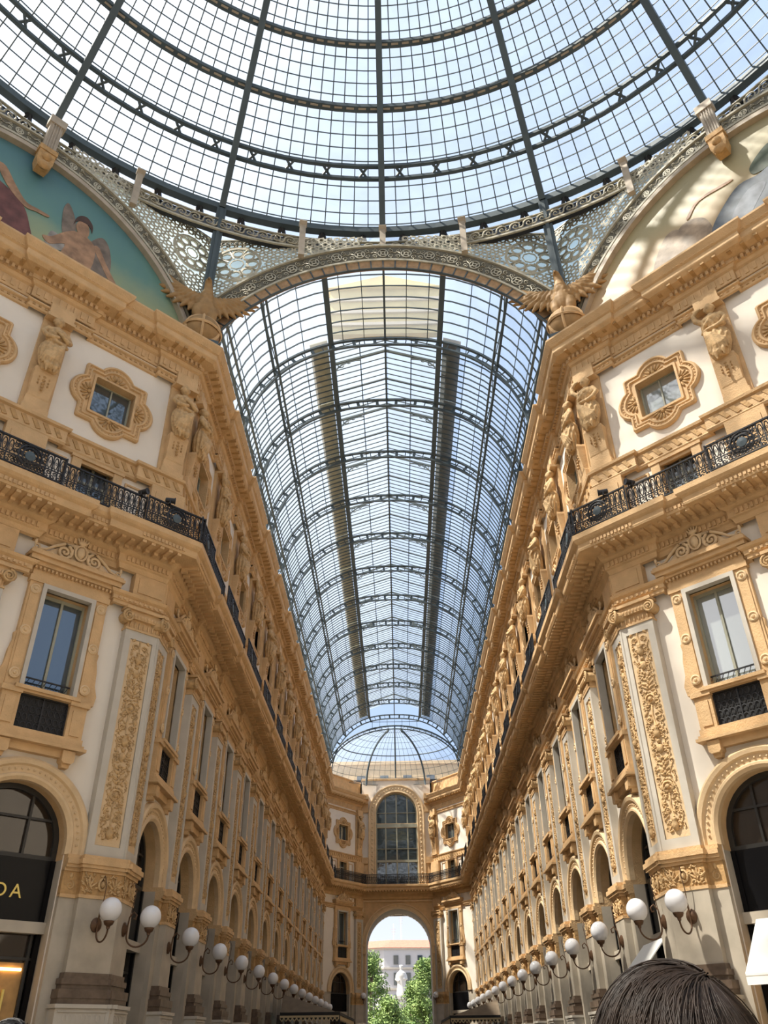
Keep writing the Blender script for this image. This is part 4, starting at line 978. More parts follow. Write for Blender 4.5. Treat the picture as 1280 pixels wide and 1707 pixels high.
# ------------------------------------------------------------------ painted lunettes
for az, s, pm in ((-pi/4, 'left', 'paint_teal'), (pi/4, 'right', 'paint_warm')):
    t = arch_plane('painted_lunette', az)
    g = MB(); P = clip_arc(D_IN+.05, DC, 7.3); g.prism([(-7.3, 23.9)] + P + [(7.3, 23.9)], -.22, -.10); obj('painted_ground', g, pm, t)
    def shape(nm, pts, m, y=-.095, dz=.03):      # a flat painted patch, smoothed outline
        n = len(pts); out = []
        for i in range(n):
            p0, p1, p2, p3 = (Vector((*pts[(i+k) % n], 0)) for k in (-1, 0, 1, 2))
            for u in (0, .25, .5, .75):
                q = 0.5*((2*p1)+(p2-p0)*u+(2*p0-5*p1+4*p2-p3)*u*u+(3*p1-p0-3*p2+p3)*u**3); out.append((q.x*S_, q.y))
        mb = MB(); mb.prism(out, y-.01, y+dz*.3); obj(nm, mb, m, t)
    if s == 'left':
        S_ = -1      # x measured from the middle towards the eagle corner
        S_ = 1 if True else -1
        sg = -1
        X = lambda tt: (7.58-tt)
        def L(pts): return [((tt-7.58)+(.45 if tt < 6.6 else 0), z+(.32 if tt < 6.6 else 0)) for tt, z in pts]
        # along-wall coordinate t is 0 at the eagle corner
        S_ = 1
        shape('painted_cloud', L([(1.2, 24), (1.6, 24.9), (2.6, 25.3), (3.6, 25.2), (4.8, 25.6), (5.9, 26.2), (6.6, 26.0), (6.6, 24.2), (5, 24), (3, 24)]), 'fig_cloud')
        shape('painted_foliage', L([(4.4, 24), (4.6, 25.2), (5.2, 25.6), (5.9, 25.3), (6.3, 25.0), (6.5, 24.1)]), 'fig_green', -.09)
        shape('painted_wing', L([(4.0, 24.7), (3.7, 25.8), (3.9, 26.9), (4.3, 27.3), (4.7, 26.6), (4.6, 25.9), (4.3, 25.0)]), 'fig_wing', -.088)
        shape('painted_wing', L([(5.3, 26.2), (5.7, 26.4), (5.9, 27.5), (5.8, 28.0), (5.5, 27.6), (5.3, 27.0)]), 'fig_wing', -.088)
        shape('painted_torso', L([(4.5, 25.2), (4.4, 26.4), (4.7, 26.8), (5.2, 26.85), (5.6, 26.5), (6.0, 25.9), (6.3, 25.7), (6.0, 25.5), (5.5, 25.9), (5.5, 25.2)]), 'fig_skin', -.082)
        shape('painted_arm', L([(4.5, 26.6), (4.2, 26.1), (3.5, 25.2), (3.1, 25.0), (3.2, 25.2), (3.9, 26.1), (4.3, 26.7)]), 'fig_skin', -.08)
        shape('painted_head', L([(4.85, 26.8), (4.8, 27.2), (4.95, 27.5), (5.2, 27.5), (5.32, 27.2), (5.2, 26.85)]), 'fig_skin', -.08)
        shape('painted_hair', L([(4.7, 27.2), (4.75, 27.6), (5.05, 27.85), (5.35, 27.6), (5.42, 27.1), (5.3, 27.4), (5.0, 27.5), (4.8, 27.4)]), 'fig_hair', -.076)
        shape('painted_disc', L([(3.9, 24.6), (4.2, 25.15), (4.9, 25.35), (5.6, 25.2), (5.8, 24.8), (5.2, 24.3), (4.4, 24.2)]), 'fig_blue', -.076)
        shape('painted_robe', L([(6.7, 24), (6.9, 25.2), (7.2, 26.0), (7.6, 26.8), (8.2, 27.2), (9.5, 27.5), (11, 27), (12, 25.2), (12.3, 24)]), 'fig_red', -.08)
        shape('painted_arm', L([(7.6, 26.85), (7.2, 26.92), (6.8, 26.98), (6.75, 27.1), (7.15, 27.1), (7.6, 27.1), (8.1, 27.6), (8.6, 28.2), (8.9, 28.1), (8.3, 27.3)]), 'fig_skin', -.075)
        shape('painted_sash', L([(8.6, 27.2), (9.2, 27.9), (9.9, 28.2), (10.3, 27.4), (9.4, 26.4)]), 'fig_cloud', -.07)
    else:
        S_ = -1
        def L(pts): return [((tt-7.58), z) for tt, z in pts]
        shape('painted_cloud', L([(2.2, 24), (2.7, 24.8), (3.6, 25.2), (4.1, 26.2), (4.7, 27.0), (5.2, 26.9), (5.1, 25.9), (5.9, 25.6), (6.6, 24.6), (6.6, 24)]), 'fig_grey')
        shape('painted_figure', L([(5.0, 25.4), (4.9, 26.2), (5.2, 26.9), (5.7, 27.0), (6.2, 26.6), (6.3, 25.8), (5.9, 25.3)]), 'fig_grey', -.088)
        shape('painted_robe', L([(6.1, 24), (6.0, 24.9), (6.3, 25.9), (6.9, 26.6), (7.6, 27.1), (8.4, 27.0), (9.4, 27.4), (10.5, 26.2), (11, 24)]), 'fig_blue', -.085)
        shape('painted_foliage', L([(8.2, 27.1), (8.1, 27.5), (8.5, 27.9), (9.0, 28.1), (9.2, 27.5), (8.8, 27.1)]), 'fig_green', -.08)
        shape('painted_fold', L([(6.6, 24.4), (7.0, 25.8), (7.8, 26.6), (8.4, 26.4), (7.6, 25.4), (7.2, 24.2)]), 'fig_fold', -.08)
        shape('painted_branch', L([(5.6, 27.2), (6.2, 27.7), (7.4, 27.6), (7.3, 27.5), (6.2, 27.6), (5.7, 27.12)]), 'fig_skin', -.08)
    tag(t, {'left': 'lunette painting with teal sky, winged youth and red-robed figure', 'right': 'lunette painting with warm beige sky and blue-grey robed figure'}[s], 'painting')

# ------------------------------------------------------------------ glass dome
DPROF = [(18.4, 32.4), (16.6, 34.1), (14.7, 36.0), (12.85, 37.75), (10.9, 39.3), (8.7, 40.8), (6.2, 42.1), (3.6, 43.0), (1.6, 43.4)]
def dsm(k):   # smooth profile, k in 0..len-1
    i = min(int(k), len(DPROF)-2); u = k-i
    p0 = DPROF[max(i-1, 0)]; p1 = DPROF[i]; p2 = DPROF[i+1]; p3 = DPROF[min(i+2, len(DPROF)-1)]
    f = lambda a, b, c, d: .5*((2*b)+(c-a)*u+(2*a-5*b+4*c-d)*u*u+(3*b-a-3*c+d)*u**3)
    return f(p0[0], p1[0], p2[0], p3[0]), f(p0[1], p1[1], p2[1], p3[1])
def cyl(r, a, z): return (r*sin(a), r*cos(a), z)
NK = len(DPROF)-1
dome = empty('glass_dome', (0, 0, 32.4))
def dob(name, mb, m): o = obj(name, mb, m, dome); o.location = (0, 0, -32.4); return o
for k in range(16):
    a = k*2*pi/16; rb = MB(); up = (sin(a), cos(a), .9)
    rb.ribbon([cyl(r-.12, a, z) for r, z in [dsm(q*.25) for q in range(NK*4+1)]], .27, .42, up); rib = dob('dome_rib', rb, 'iron')
    g = MB(); n = 11; st = 4; NA = 8; rings_ = []
    for q in range(NK*st+1):
        r, z = dsm(q/st); rings_.append([cyl(r+.10, a+2*pi/16*i/NA, z+.10) for i in range(NA+1)])
    g.rings(rings_, close=False); dob('glass_panel', g, 'roofglass')
    b = MB()
    for i in range(1, n):
        aa = a+2*pi/16*i/n; top = 6 if i % 2 else 5
        if i % 3: top = 5
        b.ribbon([cyl(r, aa, z) for r, z in [dsm(q*.5) for q in range(top*2+1)]], .045, .07, (sin(aa), cos(aa), 1))
    for q in range(5*5):
        if q % 5 == 0 or q > 24: continue
        r, z = dsm(q/5); b.ribbon([cyl(r+.06, a+2*pi/16*i/NA, z+.06) for i in range(NA+1)], .03, .05, (0, 0, 1))
    dob('glazing_bars', b, 'iron')
def ring_at(k, w, h, name, m='iron', dr=0, dz=0):
    r, z = dsm(k); s = MB(); N = 96
    s.rings([[cyl(r+dr+a_, 2*pi*i/N, z+dz+b_) for a_, b_ in ((-w/2, -h/2), (w/2, -h/2), (w/2, h/2), (-w/2, h/2))] for i in range(N+1)]); return dob(name, s, m)
ring_at(0, .34, .34, 'base_ring'); 
ring_at(1, .16, .16, 'tie_ring', dr=.16, dz=-.16); ring_at(1, .16, .16, 'tie_ring', dr=-.20, dz=.22)
for i in range(16*4):
    a = (i+.5)*2*pi/64; r, z = dsm(1); x = MB()
    if True:
        x.ribbon([cyl(r+.16, a-.012, z-.16), cyl(r-.2, a+.012, z+.22)], .10, .06, (0, 0, 1)); x.ribbon([cyl(r+.16, a+.012, z-.16), cyl(r-.2, a-.012, z+.22)], .10, .06, (0, 0, 1))
    dob('lacing_cross', x, 'iron')
ring_at(2, .30, .22, 'purlin_ring'); ring_at(3, .28, .22, 'purlin_ring'); ring_at(4, .26, .22, 'purlin_ring'); ring_at(5, .24, .2, 'purlin_ring'); ring_at(6, .24, .2, 'purlin_ring'); ring_at(8, .6, .5, 'crown_ring')
# pale inlay strips under the second and third rings
for kk in (2, 3):
    r, z = dsm(kk); s = MB()
    for i in range(16*11):
        a0, a1 = (i+.18)*2*pi/176, (i+.82)*2*pi/176
        s.ribbon([cyl(r-.05, a0, z-.12), cyl(r-.05, a1, z-.12)], .08, .03)
    dob('inlay_strip', s, 'taniron')
tag(dome, 'great glass dome on dark iron ribs over the crossing', 'dome')
# drum under the dome
drum = empty('dome_drum', (0, 0, 30.9))
def drob(name, mb, m): o = obj(name, mb, m, drum); o.location = (0, 0, -30.9); return o
s = MB(); N = 96
s.rings([[cyl(r, 2*pi*i/N, z) for r, z in ((18.35, 30.85), (18.55, 30.85), (18.9, 31.9), (18.75, 31.95))] for i in range(N+1)]); drob('frieze_backing', s, 'black')
s = MB()
for z0, w in ((30.86, .10), (31.55, .05)): s.rings([[cyl(18.33+a_, 2*pi*i/N, z0+b_) for a_, b_ in ((-.06, 0), (.06, 0), (.06, w), (-.06, w))] for i in range(N+1)])
for i in range(196):
    a = 2*pi*i/196
    if abs(((a+pi) % (2*pi))-pi) > 1.9: continue
    g = MB(); g.spiral(0, 0, .26, 1.6, th=.046, start=pi, d=-1, nseg=3, tail=[(-.48, 0, -.16), (-.34, 0, -.18), (-.26, 0, -.1)])
    s.merge(g, lambda p, a=a: Vector(cyl(18.30-p.y, a+p.x/18.3, 31.25+p.z)))
drob('running_scroll', s, 'creamiron')
s = MB()
for i in range(64):
    a = 2*pi*(i+.5)/64
    for da in (-.010, .010): s.ribbon([cyl(18.7, a+da, 31.85), cyl(18.45, a, 32.35)], .14, .12)
s.rings([[cyl(18.8+a_, 2*pi*i/N, 31.85+b_) for a_, b_ in ((-.1, -.05), (.1, -.05), (.1, .08), (-.1, .08))] for i in range(N+1)]); drob('corbel_blocks', s, 'black')
tag(drum, 'dark ring with pale running scroll below the glass dome', 'drum')
for k in (-3, -1, 0, 1, 3):
    a = k*pi/16; s = MB(); s.ribbon([cyl(17.95, a, 29.9 if k else 30.75), cyl(18.05, a, 32.15)], .26, .22, (sin(a), cos(a), 0))
    s.ribbon([cyl(17.9, a, 32.0), cyl(18.0, a, 32.15)], .34, .3, (sin(a), cos(a), 0)) 
    o = obj('drum_post', s, 'taniron')
    tag(o, {-3: 'short tan post of the dome ring left of the left eagle', -1: 'short tan post of the dome ring left of the arcade arch crown', 0: 'short tan post of the dome ring exactly at the arcade arch crown',
            1: 'short tan post of the dome ring right of the arcade arch crown', 3: 'short tan post of the dome ring right of the right eagle'}[k], 'post', 'short posts under the dome ring')
for sg, s_ in ((-1, 'left'), (1, 'right')):
    a = sg*pi/8; s = MB(); s.ribbon([cyl(19.15, a, 26.4), cyl(18.35, a, 32.3)], .40, .30, (sin(a), cos(a), 0)); s.ribbon([cyl(19.05, a, 26.4), cyl(18.25, a, 32.2)], .14, .2, (sin(a), cos(a), 0))
    tag(obj('iron_strut', s, 'iron'), f'dark iron strut from the dome ring down behind the {s_} eagle', 'strut')
    t = empty('lunette_bracket', (sg*17.72*S2, 17.72*S2, 0), pi-sg*pi/4)
    s = MB(); s.prism([(-.24, 29.7), (.24, 29.7), (.24, 31.6), (-.24, 31.6)], -.1, .22)
    for x in (-.14, -.05, .05, .14): s.box(x-.018, x+.018, .22, .26, 29.85, 31.3)
    s.box(-.32, .32, -.1, .3, 31.3, 31.7); obj('fluted_shaft', s, 'taniron', t)
    s = MB(); s.box(-.34, .34, -.1, .34, 29.5, 29.75); s.prism([(-.30, 29.5), (.30, 29.5), (.30, 28.95), (.2, 28.6), (-.2, 28.6), (-.30, 28.95)], -.1, .30); s.ell((0, .28, 28.75), (.24, .16, .2), 10, 6); s.ell((0, .3, 29.2), (.18, .16, .2), 8, 6)
    obj('scrolled_foot', s, 'ochre_deep', t); tag(t, f'fluted bracket over the middle of the {s_} lunette', 'bracket', 'fluted brackets under the dome ribs')

# ------------------------------------------------------------------ eagles
def eagle_mesh():
    mb = MB()
    mb.ell((0, 0, 2.1), (.40, .36, .75), 18, 12); mb.ell((0, .06, 2.6), (.28, .28, .42), 14, 10)
    mb.tube([(0, .08, 2.8), (0, .10, 3.1), (.03, .16, 3.35)], [.26, .19, .16], 12)
    mb.ell((.04, .2, 3.42), (.15, .21, .15), 12, 8); mb.tube([(.05, .36, 3.44), (.06, .48, 3.38), (.06, .5, 3.28)], [.08, .05, .02], 8)
    for s in (-1, 1):
        mb.tube([(s*.26, .05, 2.0), (s*.28, .12, 1.6), (s*.22, .16, 1.25)], [.26, .22, .12], 12)
        mb.tube([(s*.22, .16, 1.3), (s*.22, .2, 1.1)], [.09, .09], 8)
        for k in (-1, 0, 1): mb.tube([(s*.22, .2, 1.1), (s*.22+k*.12, .38, 1.06), (s*.22+k*.15, .46, .92)], [.06, .05, .03], 6)
        for j in range(5): mb.ell((s*(.12+.05*j), .30-.02*j, 2.5-.2*j), (.08, .05, .13), 7, 5)
        # wing: arm, then long overlapping feathers fanning from the wrist
        arm = [(s*.18, -.05, 2.65), (s*.55, -.12, 2.72), (s*.95, -.16, 2.98), (s*1.30, -.18, 3.30)]
        mb.tube(arm, [.20, .20, .17, .12], 12)
        for j in range(11):
            u = j/10; b = Vector(arm[0]).lerp(Vector(arm[2]), min(1, u*1.25)) if u < .8 else Vector(arm[2]).lerp(Vector(arm[3]), (u-.8)*4)
            ang = -1.75+2.35*u; L = .85+.45*u
            e_ = b+Vector((s*L*cos(ang), .03+.03*(j % 2), L*sin(ang)))
            mb.tube([b, b.lerp(e_, .35), b.lerp(e_, .7), e_], [.10, .135, .125, .04], 8)
        for j in range(8):
            u = j/7; b = Vector(arm[0]).lerp(Vector(arm[2]), u)+Vector((0, .10, 0)); ang = -1.6+1.7*u; e_ = b+Vector((s*.5*cos(ang), .05, .5*sin(ang))); mb.tube([b, b.lerp(e_, .6), e_], [.10, .11, .04], 8)
        for j in range(6):
            u = j/5; b = Vector(arm[0]).lerp(Vector(arm[2]), u)+Vector((0, .16, .02)); ang = -1.5+1.6*u; e_ = b+Vector((s*.28*cos(ang), .04, .28*sin(ang))); mb.tube([b, e_], [.09, .05], 8)
    for j in range(5): mb.tube([((j-2)*.1, -.2, 1.7), ((j-2)*.2, -.25, 1.0)], [.14, .06], 7)
    return remesh(mb, 'eagle_body', .032, ['eagle_stone'], 1)
EM = eagle_mesh()
for sg, s_ in ((-1, 'left'), (1, 'right')):
    t = empty('eagle_statue', (sg*7.14, 17.24, 24.15), pi-sg*pi/8)
    o = bpy.data.objects.new('eagle_body', EM); C.objects.link(o); o.parent = t; o.location = (0, 0, 0.12)
    g = MB(); g.ell((0, .05, .82), (.72, .66, .74), 28, 18)
    gl = obj('globe', g, 'eagle_stone', t)
    g = MB(); g.rings([[( (.76+.05*cos(b))*cos(a), .05+(.70+.05*cos(b))*sin(a), .82+.07*sin(b)+.05*cos(a*1)) for b in [k*pi/2 for k in range(4)]] for a in [2*pi*i/32 for i in range(33)]])
    g.rings([[( .05*sin(b)+.05*cos(a), .05+(.69+.05*cos(b))*cos(a), .82+(.76+.05*cos(b))*sin(a)) for b in [k*pi/2 for k in range(4)]] for a in [2*pi*i/32 for i in range(33)]])
    g.torus((0, .3, .82), .62, .64, .09, 24, 6); obj('globe_bands', g, 'ochre', gl)
    g = MB(); g.box(-.65, .65, -.9, .55, -.1, .12); g.box(-.85, .85, -1.2, -.6, -.1, 2.3); obj('eagle_plinth', g, 'iron', t)
    tag(t, f'stone eagle with spread wings on a globe at the {s_} vault corner', 'statue', 'eagle statues')

# ------------------------------------------------------------------ glass vault over the arcade
VA, VB, VZ0, VN = 7.15, 7.5, 24.0, 2.45
def vp(a, e=0.0):      # a: 0 right foot .. pi left foot
    c, s = cos(a), sin(a); r = 1/((abs(c)/(VA+e))**VN+(abs(s)/(VB+e))**VN)**(1/VN); return r*c, VZ0+r*s
TY0, TD = 24.1, 4.645
vault = empty('glass_vault', (0, 18.3, 24.0))
def vob(name, mb, m, parent=None): o = obj(name, mb, m, parent or vault); o.location = (0, -18.3, -24.0) if parent is None else (0, 0, 0); return o
NA_ = 48
def truss(y):
    s = MB()
    for e, w, h in ((0.0, .14, .10), (-.42, .12, .09)):
        s.rings([[(vp(pi*i/NA_, e+b_)[0], y+a_, vp(pi*i/NA_, e+b_)[1]) for a_, b_ in ((-w/2, -h/2), (w/2, -h/2), (w/2, h/2), (-w/2, h/2))] for i in range(NA_+1)], cap=True)
    for i in range(1, 44):
        a = pi*i/44; x0, z0 = vp(a, 0); x1, z1 = vp(a, -.42)
        s.bar((x0, y, z0), (x1, y, z1), .16 if i % 2 else .05, .04, (0, 1, 0) if i % 2 == 0 else (0, 1, 0))
    return s
ty = [TY0+TD*i for i in range(13)]
for y in ty: vob('arch_truss', truss(y), 'iron')
y0v, y1v = 18.02, ty[-1]
# lengthwise purlins
for a in (R(90), R(69.2), R(110.8), R(45), R(135), R(22), R(158)):
    s = MB(); ss = 0.0 if a == R(90) else .10; xx, zz = vp(a, -.04)
    lat = a in (R(45), R(135), R(22), R(158))
    wd = .10 if a == R(90) else (.12 if lat else .26)
    s.box(xx-wd/2, xx+wd/2, y0v, y1v, zz-.06, zz+.06)
    if lat:
        x2, z2 = vp(a, -.42); s.box(x2-.05, x2+.05, y0v, y1v, z2-.04, z2+.04)
        edges = [y0v]+ty
        for i in range(len(edges)-1):
            s.bar((x2, edges[i], z2), (xx, (edges[i]+edges[i+1])/2, zz), .04, .04); s.bar((xx, (edges[i]+edges[i+1])/2, zz), (x2, edges[i+1], z2), .04, .04)
    vob('purlin', s, 'iron')
LA0, LA1 = R(69.2), R(110.8)
edges = [y0v]+ty
for i in range(len(edges)-1):
    ya, yb = edges[i], edges[i+1]; g = MB()
    rngs = [(0, pi)] if i == 0 else [(0, LA0), (LA1, pi)]
    for a0, a1 in rngs:
        n = 24 if i == 0 else 12; g = MB()
        g.rings([[(vp(a0+(a1-a0)*k/n, .08)[0], y, vp(a0+(a1-a0)*k/n, .08)[1]) for k in range(n+1)] for y in (ya, yb)], close=False)
        vob('glass_panel', g, 'roofglass')
    nb = 9 if i == 0 else 11; bs_ = {}
    for q in range(1, nb):
        y = ya+(yb-ya)*q/nb
        for a0, a1 in rngs:
            n = 22 if i == 0 else 11; b = bs_.setdefault(a0, MB())
            b.rings([[(vp(a0+(a1-a0)*k/n, .03+b_)[0], y+a_, vp(a0+(a1-a0)*k/n, .03+b_)[1]) for a_, b_ in ((-.02, -.03), (.02, -.03), (.02, .03), (-.02, .03))] for k in range(n+1)])
    for a in [R(x) for x in (7, 14, 30, 37.5, 52, 59, 121, 128, 142.5, 150, 166, 173)] + ([R(x) for x in (74, 82, 98, 106)] if i == 0 else []):
        xx, zz = vp(a, .06); b = bs_[0 if (a < pi/2 or i == 0) else LA1]; b.box(xx-.018, xx+.018, ya, yb, zz-.02, zz+.02)
    for b in bs_.values(): vob('glazing_bars', b, 'iron')
# raised lantern along the crown
lx, lz = vp(LA0, 0); LZ = lz+.95; LP = LZ+.95
for i in range(len(ty)-1):
    ya, yb = ty[i], ty[i+1]; t_ = MB(); ym = (ya+yb)/2
    t_.quad((lx, ya, lz+.1), (lx, yb, lz+.1), (lx, yb, LZ), (lx, ya, LZ)); t_.quad((-lx, ya, lz+.1), (-lx, yb, lz+.1), (-lx, yb, LZ), (-lx, ya, LZ))
    for s_ in (-1, 1): t_.quad((s_*lx, ya, LZ), (s_*lx, yb, LZ), (0, yb, LP), (0, ya, LP))
    lg = vob('lantern_glass', t_, 'roofglass')
    b = MB()
    for q in range(0, 11):
        y = ya+(yb-ya)*q/11; w = .045 if q else .09
        for s_ in (-1, 1): b.bar((s_*lx, y, LZ), (0, y, LP), w, w)
        if q == 0:
            for s_ in (-1, 1): b.bar((s_*lx, y, lz), (s_*lx, y, LZ), .12, .12, (0, 1, 0))
    for u in (.5,):
        for s_ in (-1, 1): b.bar((s_*lx*u, ya, LZ+(LP-LZ)*(1-u)), (s_*lx*u, yb, LZ+(LP-LZ)*(1-u)), .05, .05)
    b.bar((0, ya, LP), (0, yb, LP), .09, .09)
    for s_ in (-1, 1): b.bar((s_*lx, ya, LZ), (s_*lx, yb, LZ), .10, .10)
    vob('lantern_bars', b, 'iron')
    b = MB()
    for s_ in (-1, 1):
        b.bar((s_*lx, ym, LZ-.1), (0, ym, LP-.12), .07, .12)
        pts = [(s_*(lx-.02-1.35*(1-cos(pi/2*k/8))), ym, lz+.05+1.05*sin(pi/2*k/8)) for k in range(9)]
        b.ribbon(pts, .07, .05, (0, 1, 0)); b.torus((s_*(lx-.34), ym, LZ-.22), .15, .15, .035, 10, 4); b.torus((s_*(lx-.75), ym, LZ+.02), .10, .10, .03, 8, 4)
        b.bar((s_*lx, ym, lz), (s_*lx, ym, LZ), .07, .07, (0, 1, 0))
    vob('lantern_bracket', b, 'ironlite')
tag(vault, 'long glass barrel vault on iron lattice arches over the arcade', 'glass roof')
# walkways lying on the glass beside the lantern, and the end housing
for sg, s_, mm in ((-1, 'left', 'walkway_sunlit'), (1, 'right', 'walkway')):
    s = MB(); xa, za = vp(R(68.6), .32); xb, zb = vp(R(62.0), .32)
    for i in range(len(ty)-1):
        s.add([(sg*x, y, z+h) for h in (0, .06) for x, z in ((xa, za), (xb, zb)) for y in (ty[i]+.05, ty[i+1]-.05)], [(0,2,3,1), (4,5,7,6), (0,1,5,4), (2,6,7,3), (0,4,6,2), (1,3,7,5)])
    tag(obj('roof_walkway', s, mm), {'left': 'yellowish service walkway seen through the left of the vault', 'right': 'dark grey service walkway seen through the right of the vault'}[s_], 'walkway')
s = MB(); s.box(-2.85, 2.85, ty[0]-.1, ty[0]+.25, 31.75, 35.0, 0); s.prism([(-3.0, 35.0), (3.0, 35.0), (0, 35.9)], ty[0]-.3, ty[0]+.4, 0)
for i in range(3): s.box(-2.95, 2.95, ty[0]-.2, ty[0]-.1, 32.3+i*.9, 32.5+i*.9, 1)
tag(obj('lantern_housing', s, ['yellowwall', 'greystone']), 'yellow-ochre end wall of the roof lantern seen through the glass', 'roof housing')
# ribbed apse of glass at the far end
apse = empty('glass_apse', (0, ty[-1], 25.6)); yA = ty[-1]
def ap(az, el): # az from the axis, el elevation
    r = 1/((abs(sin(az))/VA)**2+(abs(cos(az))/4.9)**2)**.5; h = cos(el); return (r*sin(az)*h, yA+r*cos(az)*h, 25.3+(30.25-25.3)*sin(el))
def aob(n_, mb, m): o = obj(n_, mb, m, apse); o.location = (0, -yA, -25.6); return o
for a in (-36, 0, 36):
    s = MB(); s.tube([ap(R(a), R(e)) for e in range(0, 79 if a else 91, 6)], .10 if a else .08, 5)
    if a:
        s.tube([Vector(ap(R(a), R(e)))-Vector((0, .45, .25)) for e in range(0, 79, 6)], .07, 5)
        for e in range(3, 78, 6): s.bar(ap(R(a), R(e)), Vector(ap(R(a), R(e)))-Vector((0, .45, .25)), .07, .07)
    aob('apse_rib', s, 'iron')
g = MB(); g.rings([[ap(R(a), R(e)) for a in range(-90, 91, 6)] for e in range(0, 91, 6)], close=False); aob('glass_panel', g, 'roofglass')
b = MB()
for e in range(0, 85, 9): b.tube([Vector(ap(R(a), R(e)))-Vector((0, .04, 0)) for a in range(-90, 91, 6)], .06 if e == 36 else .022, 4)
for a in range(-84, 85, 7): b.tube([Vector(ap(R(a), R(e)))-Vector((0, .04, 0)) for e in range(0, 80, 6)], .02, 4)
aob('glazing_bars', b, 'iron'); b = MB()
for q_, rr_ in ((0, .09), (1, .07)): b.tube([Vector((7.15*cos(pi*i/32)*(1-.03*q_), yA-.1, 25.3+4.95*(1-.07*q_)*sin(pi*i/32))) for i in range(33)], rr_, 5)
for i in range(1, 32):
    c_ = Vector((7.15*cos(pi*i/32), yA-.1, 25.3+4.95*sin(pi*i/32))); b.bar(c_, Vector((c_.x*.97, c_.y, 25.3+(c_.z-25.3)*.93)), .12, .06)
for i in range(-3, 4): b.bar((i*.8, yA-.05, 30.25-.1*abs(i)*.8), (i*.8, yA-.05, 31.0), .04, .04, (0, 1, 0))
b.bar((-2.6, yA-.05, 30.7), (2.6, yA-.05, 30.7), .05, .05)
aob('rim_arch', b, 'iron'); tag(apse, 'ribbed glass half-dome closing the far end of the vault', 'glass roof')

t = empty('rooftop_block', (0, 94, 26)); s = MB(); s.box(-12, 12, 0, 5, 0, 4.2); s.box(-12.2, 12.2, -.2, 5.2, 4.2, 4.6); obj('wall', s, 'pale', t)
for x in (-7, -4.2, -1.4, 1.4, 4.2, 7):
    s = MB(); s.box(x-.5, x+.5, -.06, .1, .8, 2.9); obj('window', s, 'pane', t)
tag(t, 'cream rooftop storey glimpsed through the far glass half-dome', 'building')
# ------------------------------------------------------------------ rest of the crossing behind the viewer (plain)
def plain_wall(name, p0, p1, h=29.5, m='cream'):
    s = MB(); a, b = Vector(p0), Vector(p1); d = (b-a).normalized(); n = Vector((-d.y, d.x))*.5
    s.plan([(a.x, a.y), (b.x, b.y), (b.x+n.x, b.y+n.y), (a.x+n.x, a.y+n.y)], 0, h, 0)
    struct(name, s, [m])
plain_wall('wall_left_back', (-17.5, -7.25), (-7.25, -17.5), 24); plain_wall('wall_right_back', (7.25, -17.5), (17.5, -7.25), 24)
plain_wall('wall_back', (-7.25, -30), (7.25, -30), 24)
plain_wall('wall_back_side', (-7.25, -17.5), (-7.25, -30), 24); plain_wall('wall_back_side_right', (7.25, -30), (7.25, -17.5), 24)
plain_wall('wall_left_end', (-32, -7.25), (-32, 7.25), 24); plain_wall('wall_right_end', (32, 7.25), (32, -7.25), 24)
for sg, nm in ((-1, 'wall_left_side'), (1, 'wall_right_side')):
    for q in (-1, 1): plain_wall(nm+('_front' if q > 0 else '_rear'), (sg*17.5, q*7.25), (sg*32, q*7.25), 24)

# ------------------------------------------------------------------ street furniture of the scene: canopies, awnings, spotlights, signs
def canopy(label, x0, x1, y0, y1, zh, zl, sg):
    t = empty('cafe_canopy', ((x0+x1)/2, y0, 0)); ox, oy = -(x0+x1)/2, -y0
    def B(name, mb, m): o = obj(name, mb, m, t); o.location = (ox, oy, 0); return o
    xw, xa = (x0, x1) if sg < 0 else (x1, x0)     # xw at the wall, xa at the aisle
    s = MB(); th = .04; xr = xw+(xa-xw)*.12
    s.add([(xw, y0+1.2, zh), (xw, y1, zh), (xa, y1, zl), (xa, y0, zl), (xw, y0, zl)], [(0, 1, 2, 3), (0, 3, 4)])
    s.add([(xw, y0+1.2, zh-th), (xw, y1, zh-th), (xa, y1, zl-th), (xa, y0, zl-th), (xw, y0, zl-th)], [(0, 1, 2, 3), (0, 3, 4)]); B('canopy_roof', s, 'canopy')
    s = MB(); s.bar((xw, y0, zl-.03), (xa, y0, zl-.03), .08, .14); s.bar((xa, y0, zl-.03), (xa, y1, zl-.03), .08, .14); B('canopy_edge', s, 'fringe')
    s = MB(); L = abs(xa-xw); n = int(L/.22)
    for i in range(n):
        a = min(xw, xa)+L*i/n; w = L/n; s.prism([(a, zl-.1), (a+w, zl-.1), (a+w, zl-.26), (a+w/2, zl-.38), (a, zl-.26)], y0-.02, y0)
    n = int((y1-y0)/.22)
    for i in range(min(n, 70)):
        a = y0+i*.22; s.add([(xa, a, zl-.1), (xa, a+.22, zl-.1), (xa, a+.22, zl-.26), (xa, a+.11, zl-.38), (xa, a, zl-.26)], [(0, 1, 2, 3, 4)])
    v = B('scalloped_valance', s, 'fringe2')
    s = MB(); L = abs(xa-xw); n = int(L/.22)
    for i in range(n):
        a = min(xw, xa)+L*i/n; w = L/n; s.prism([(a+.03, zl-.20), (a+w-.03, zl-.20), (a+w/2, zl-.32)], y0-.04, y0-.02)
    o = obj('dark_trim', s, 'fringe', v)
    for px_, py_ in ((xa, y0+.1), (xa, y1-.1), (xw+.3*(1 if xa > xw else -1), y0+.1)):
        s = MB(); s.box(px_-.05, px_+.05, py_-.05, py_+.05, 0, zl-.06); B('canopy_post', s, 'fringe')
    tag(t, label, 'canopy', 'cafe canopies')
canopy('dark brown cafe canopy with scalloped edge along the left arcade', -6.2, -3.1, 44.5, 60, 4.05, 3.15, -1)
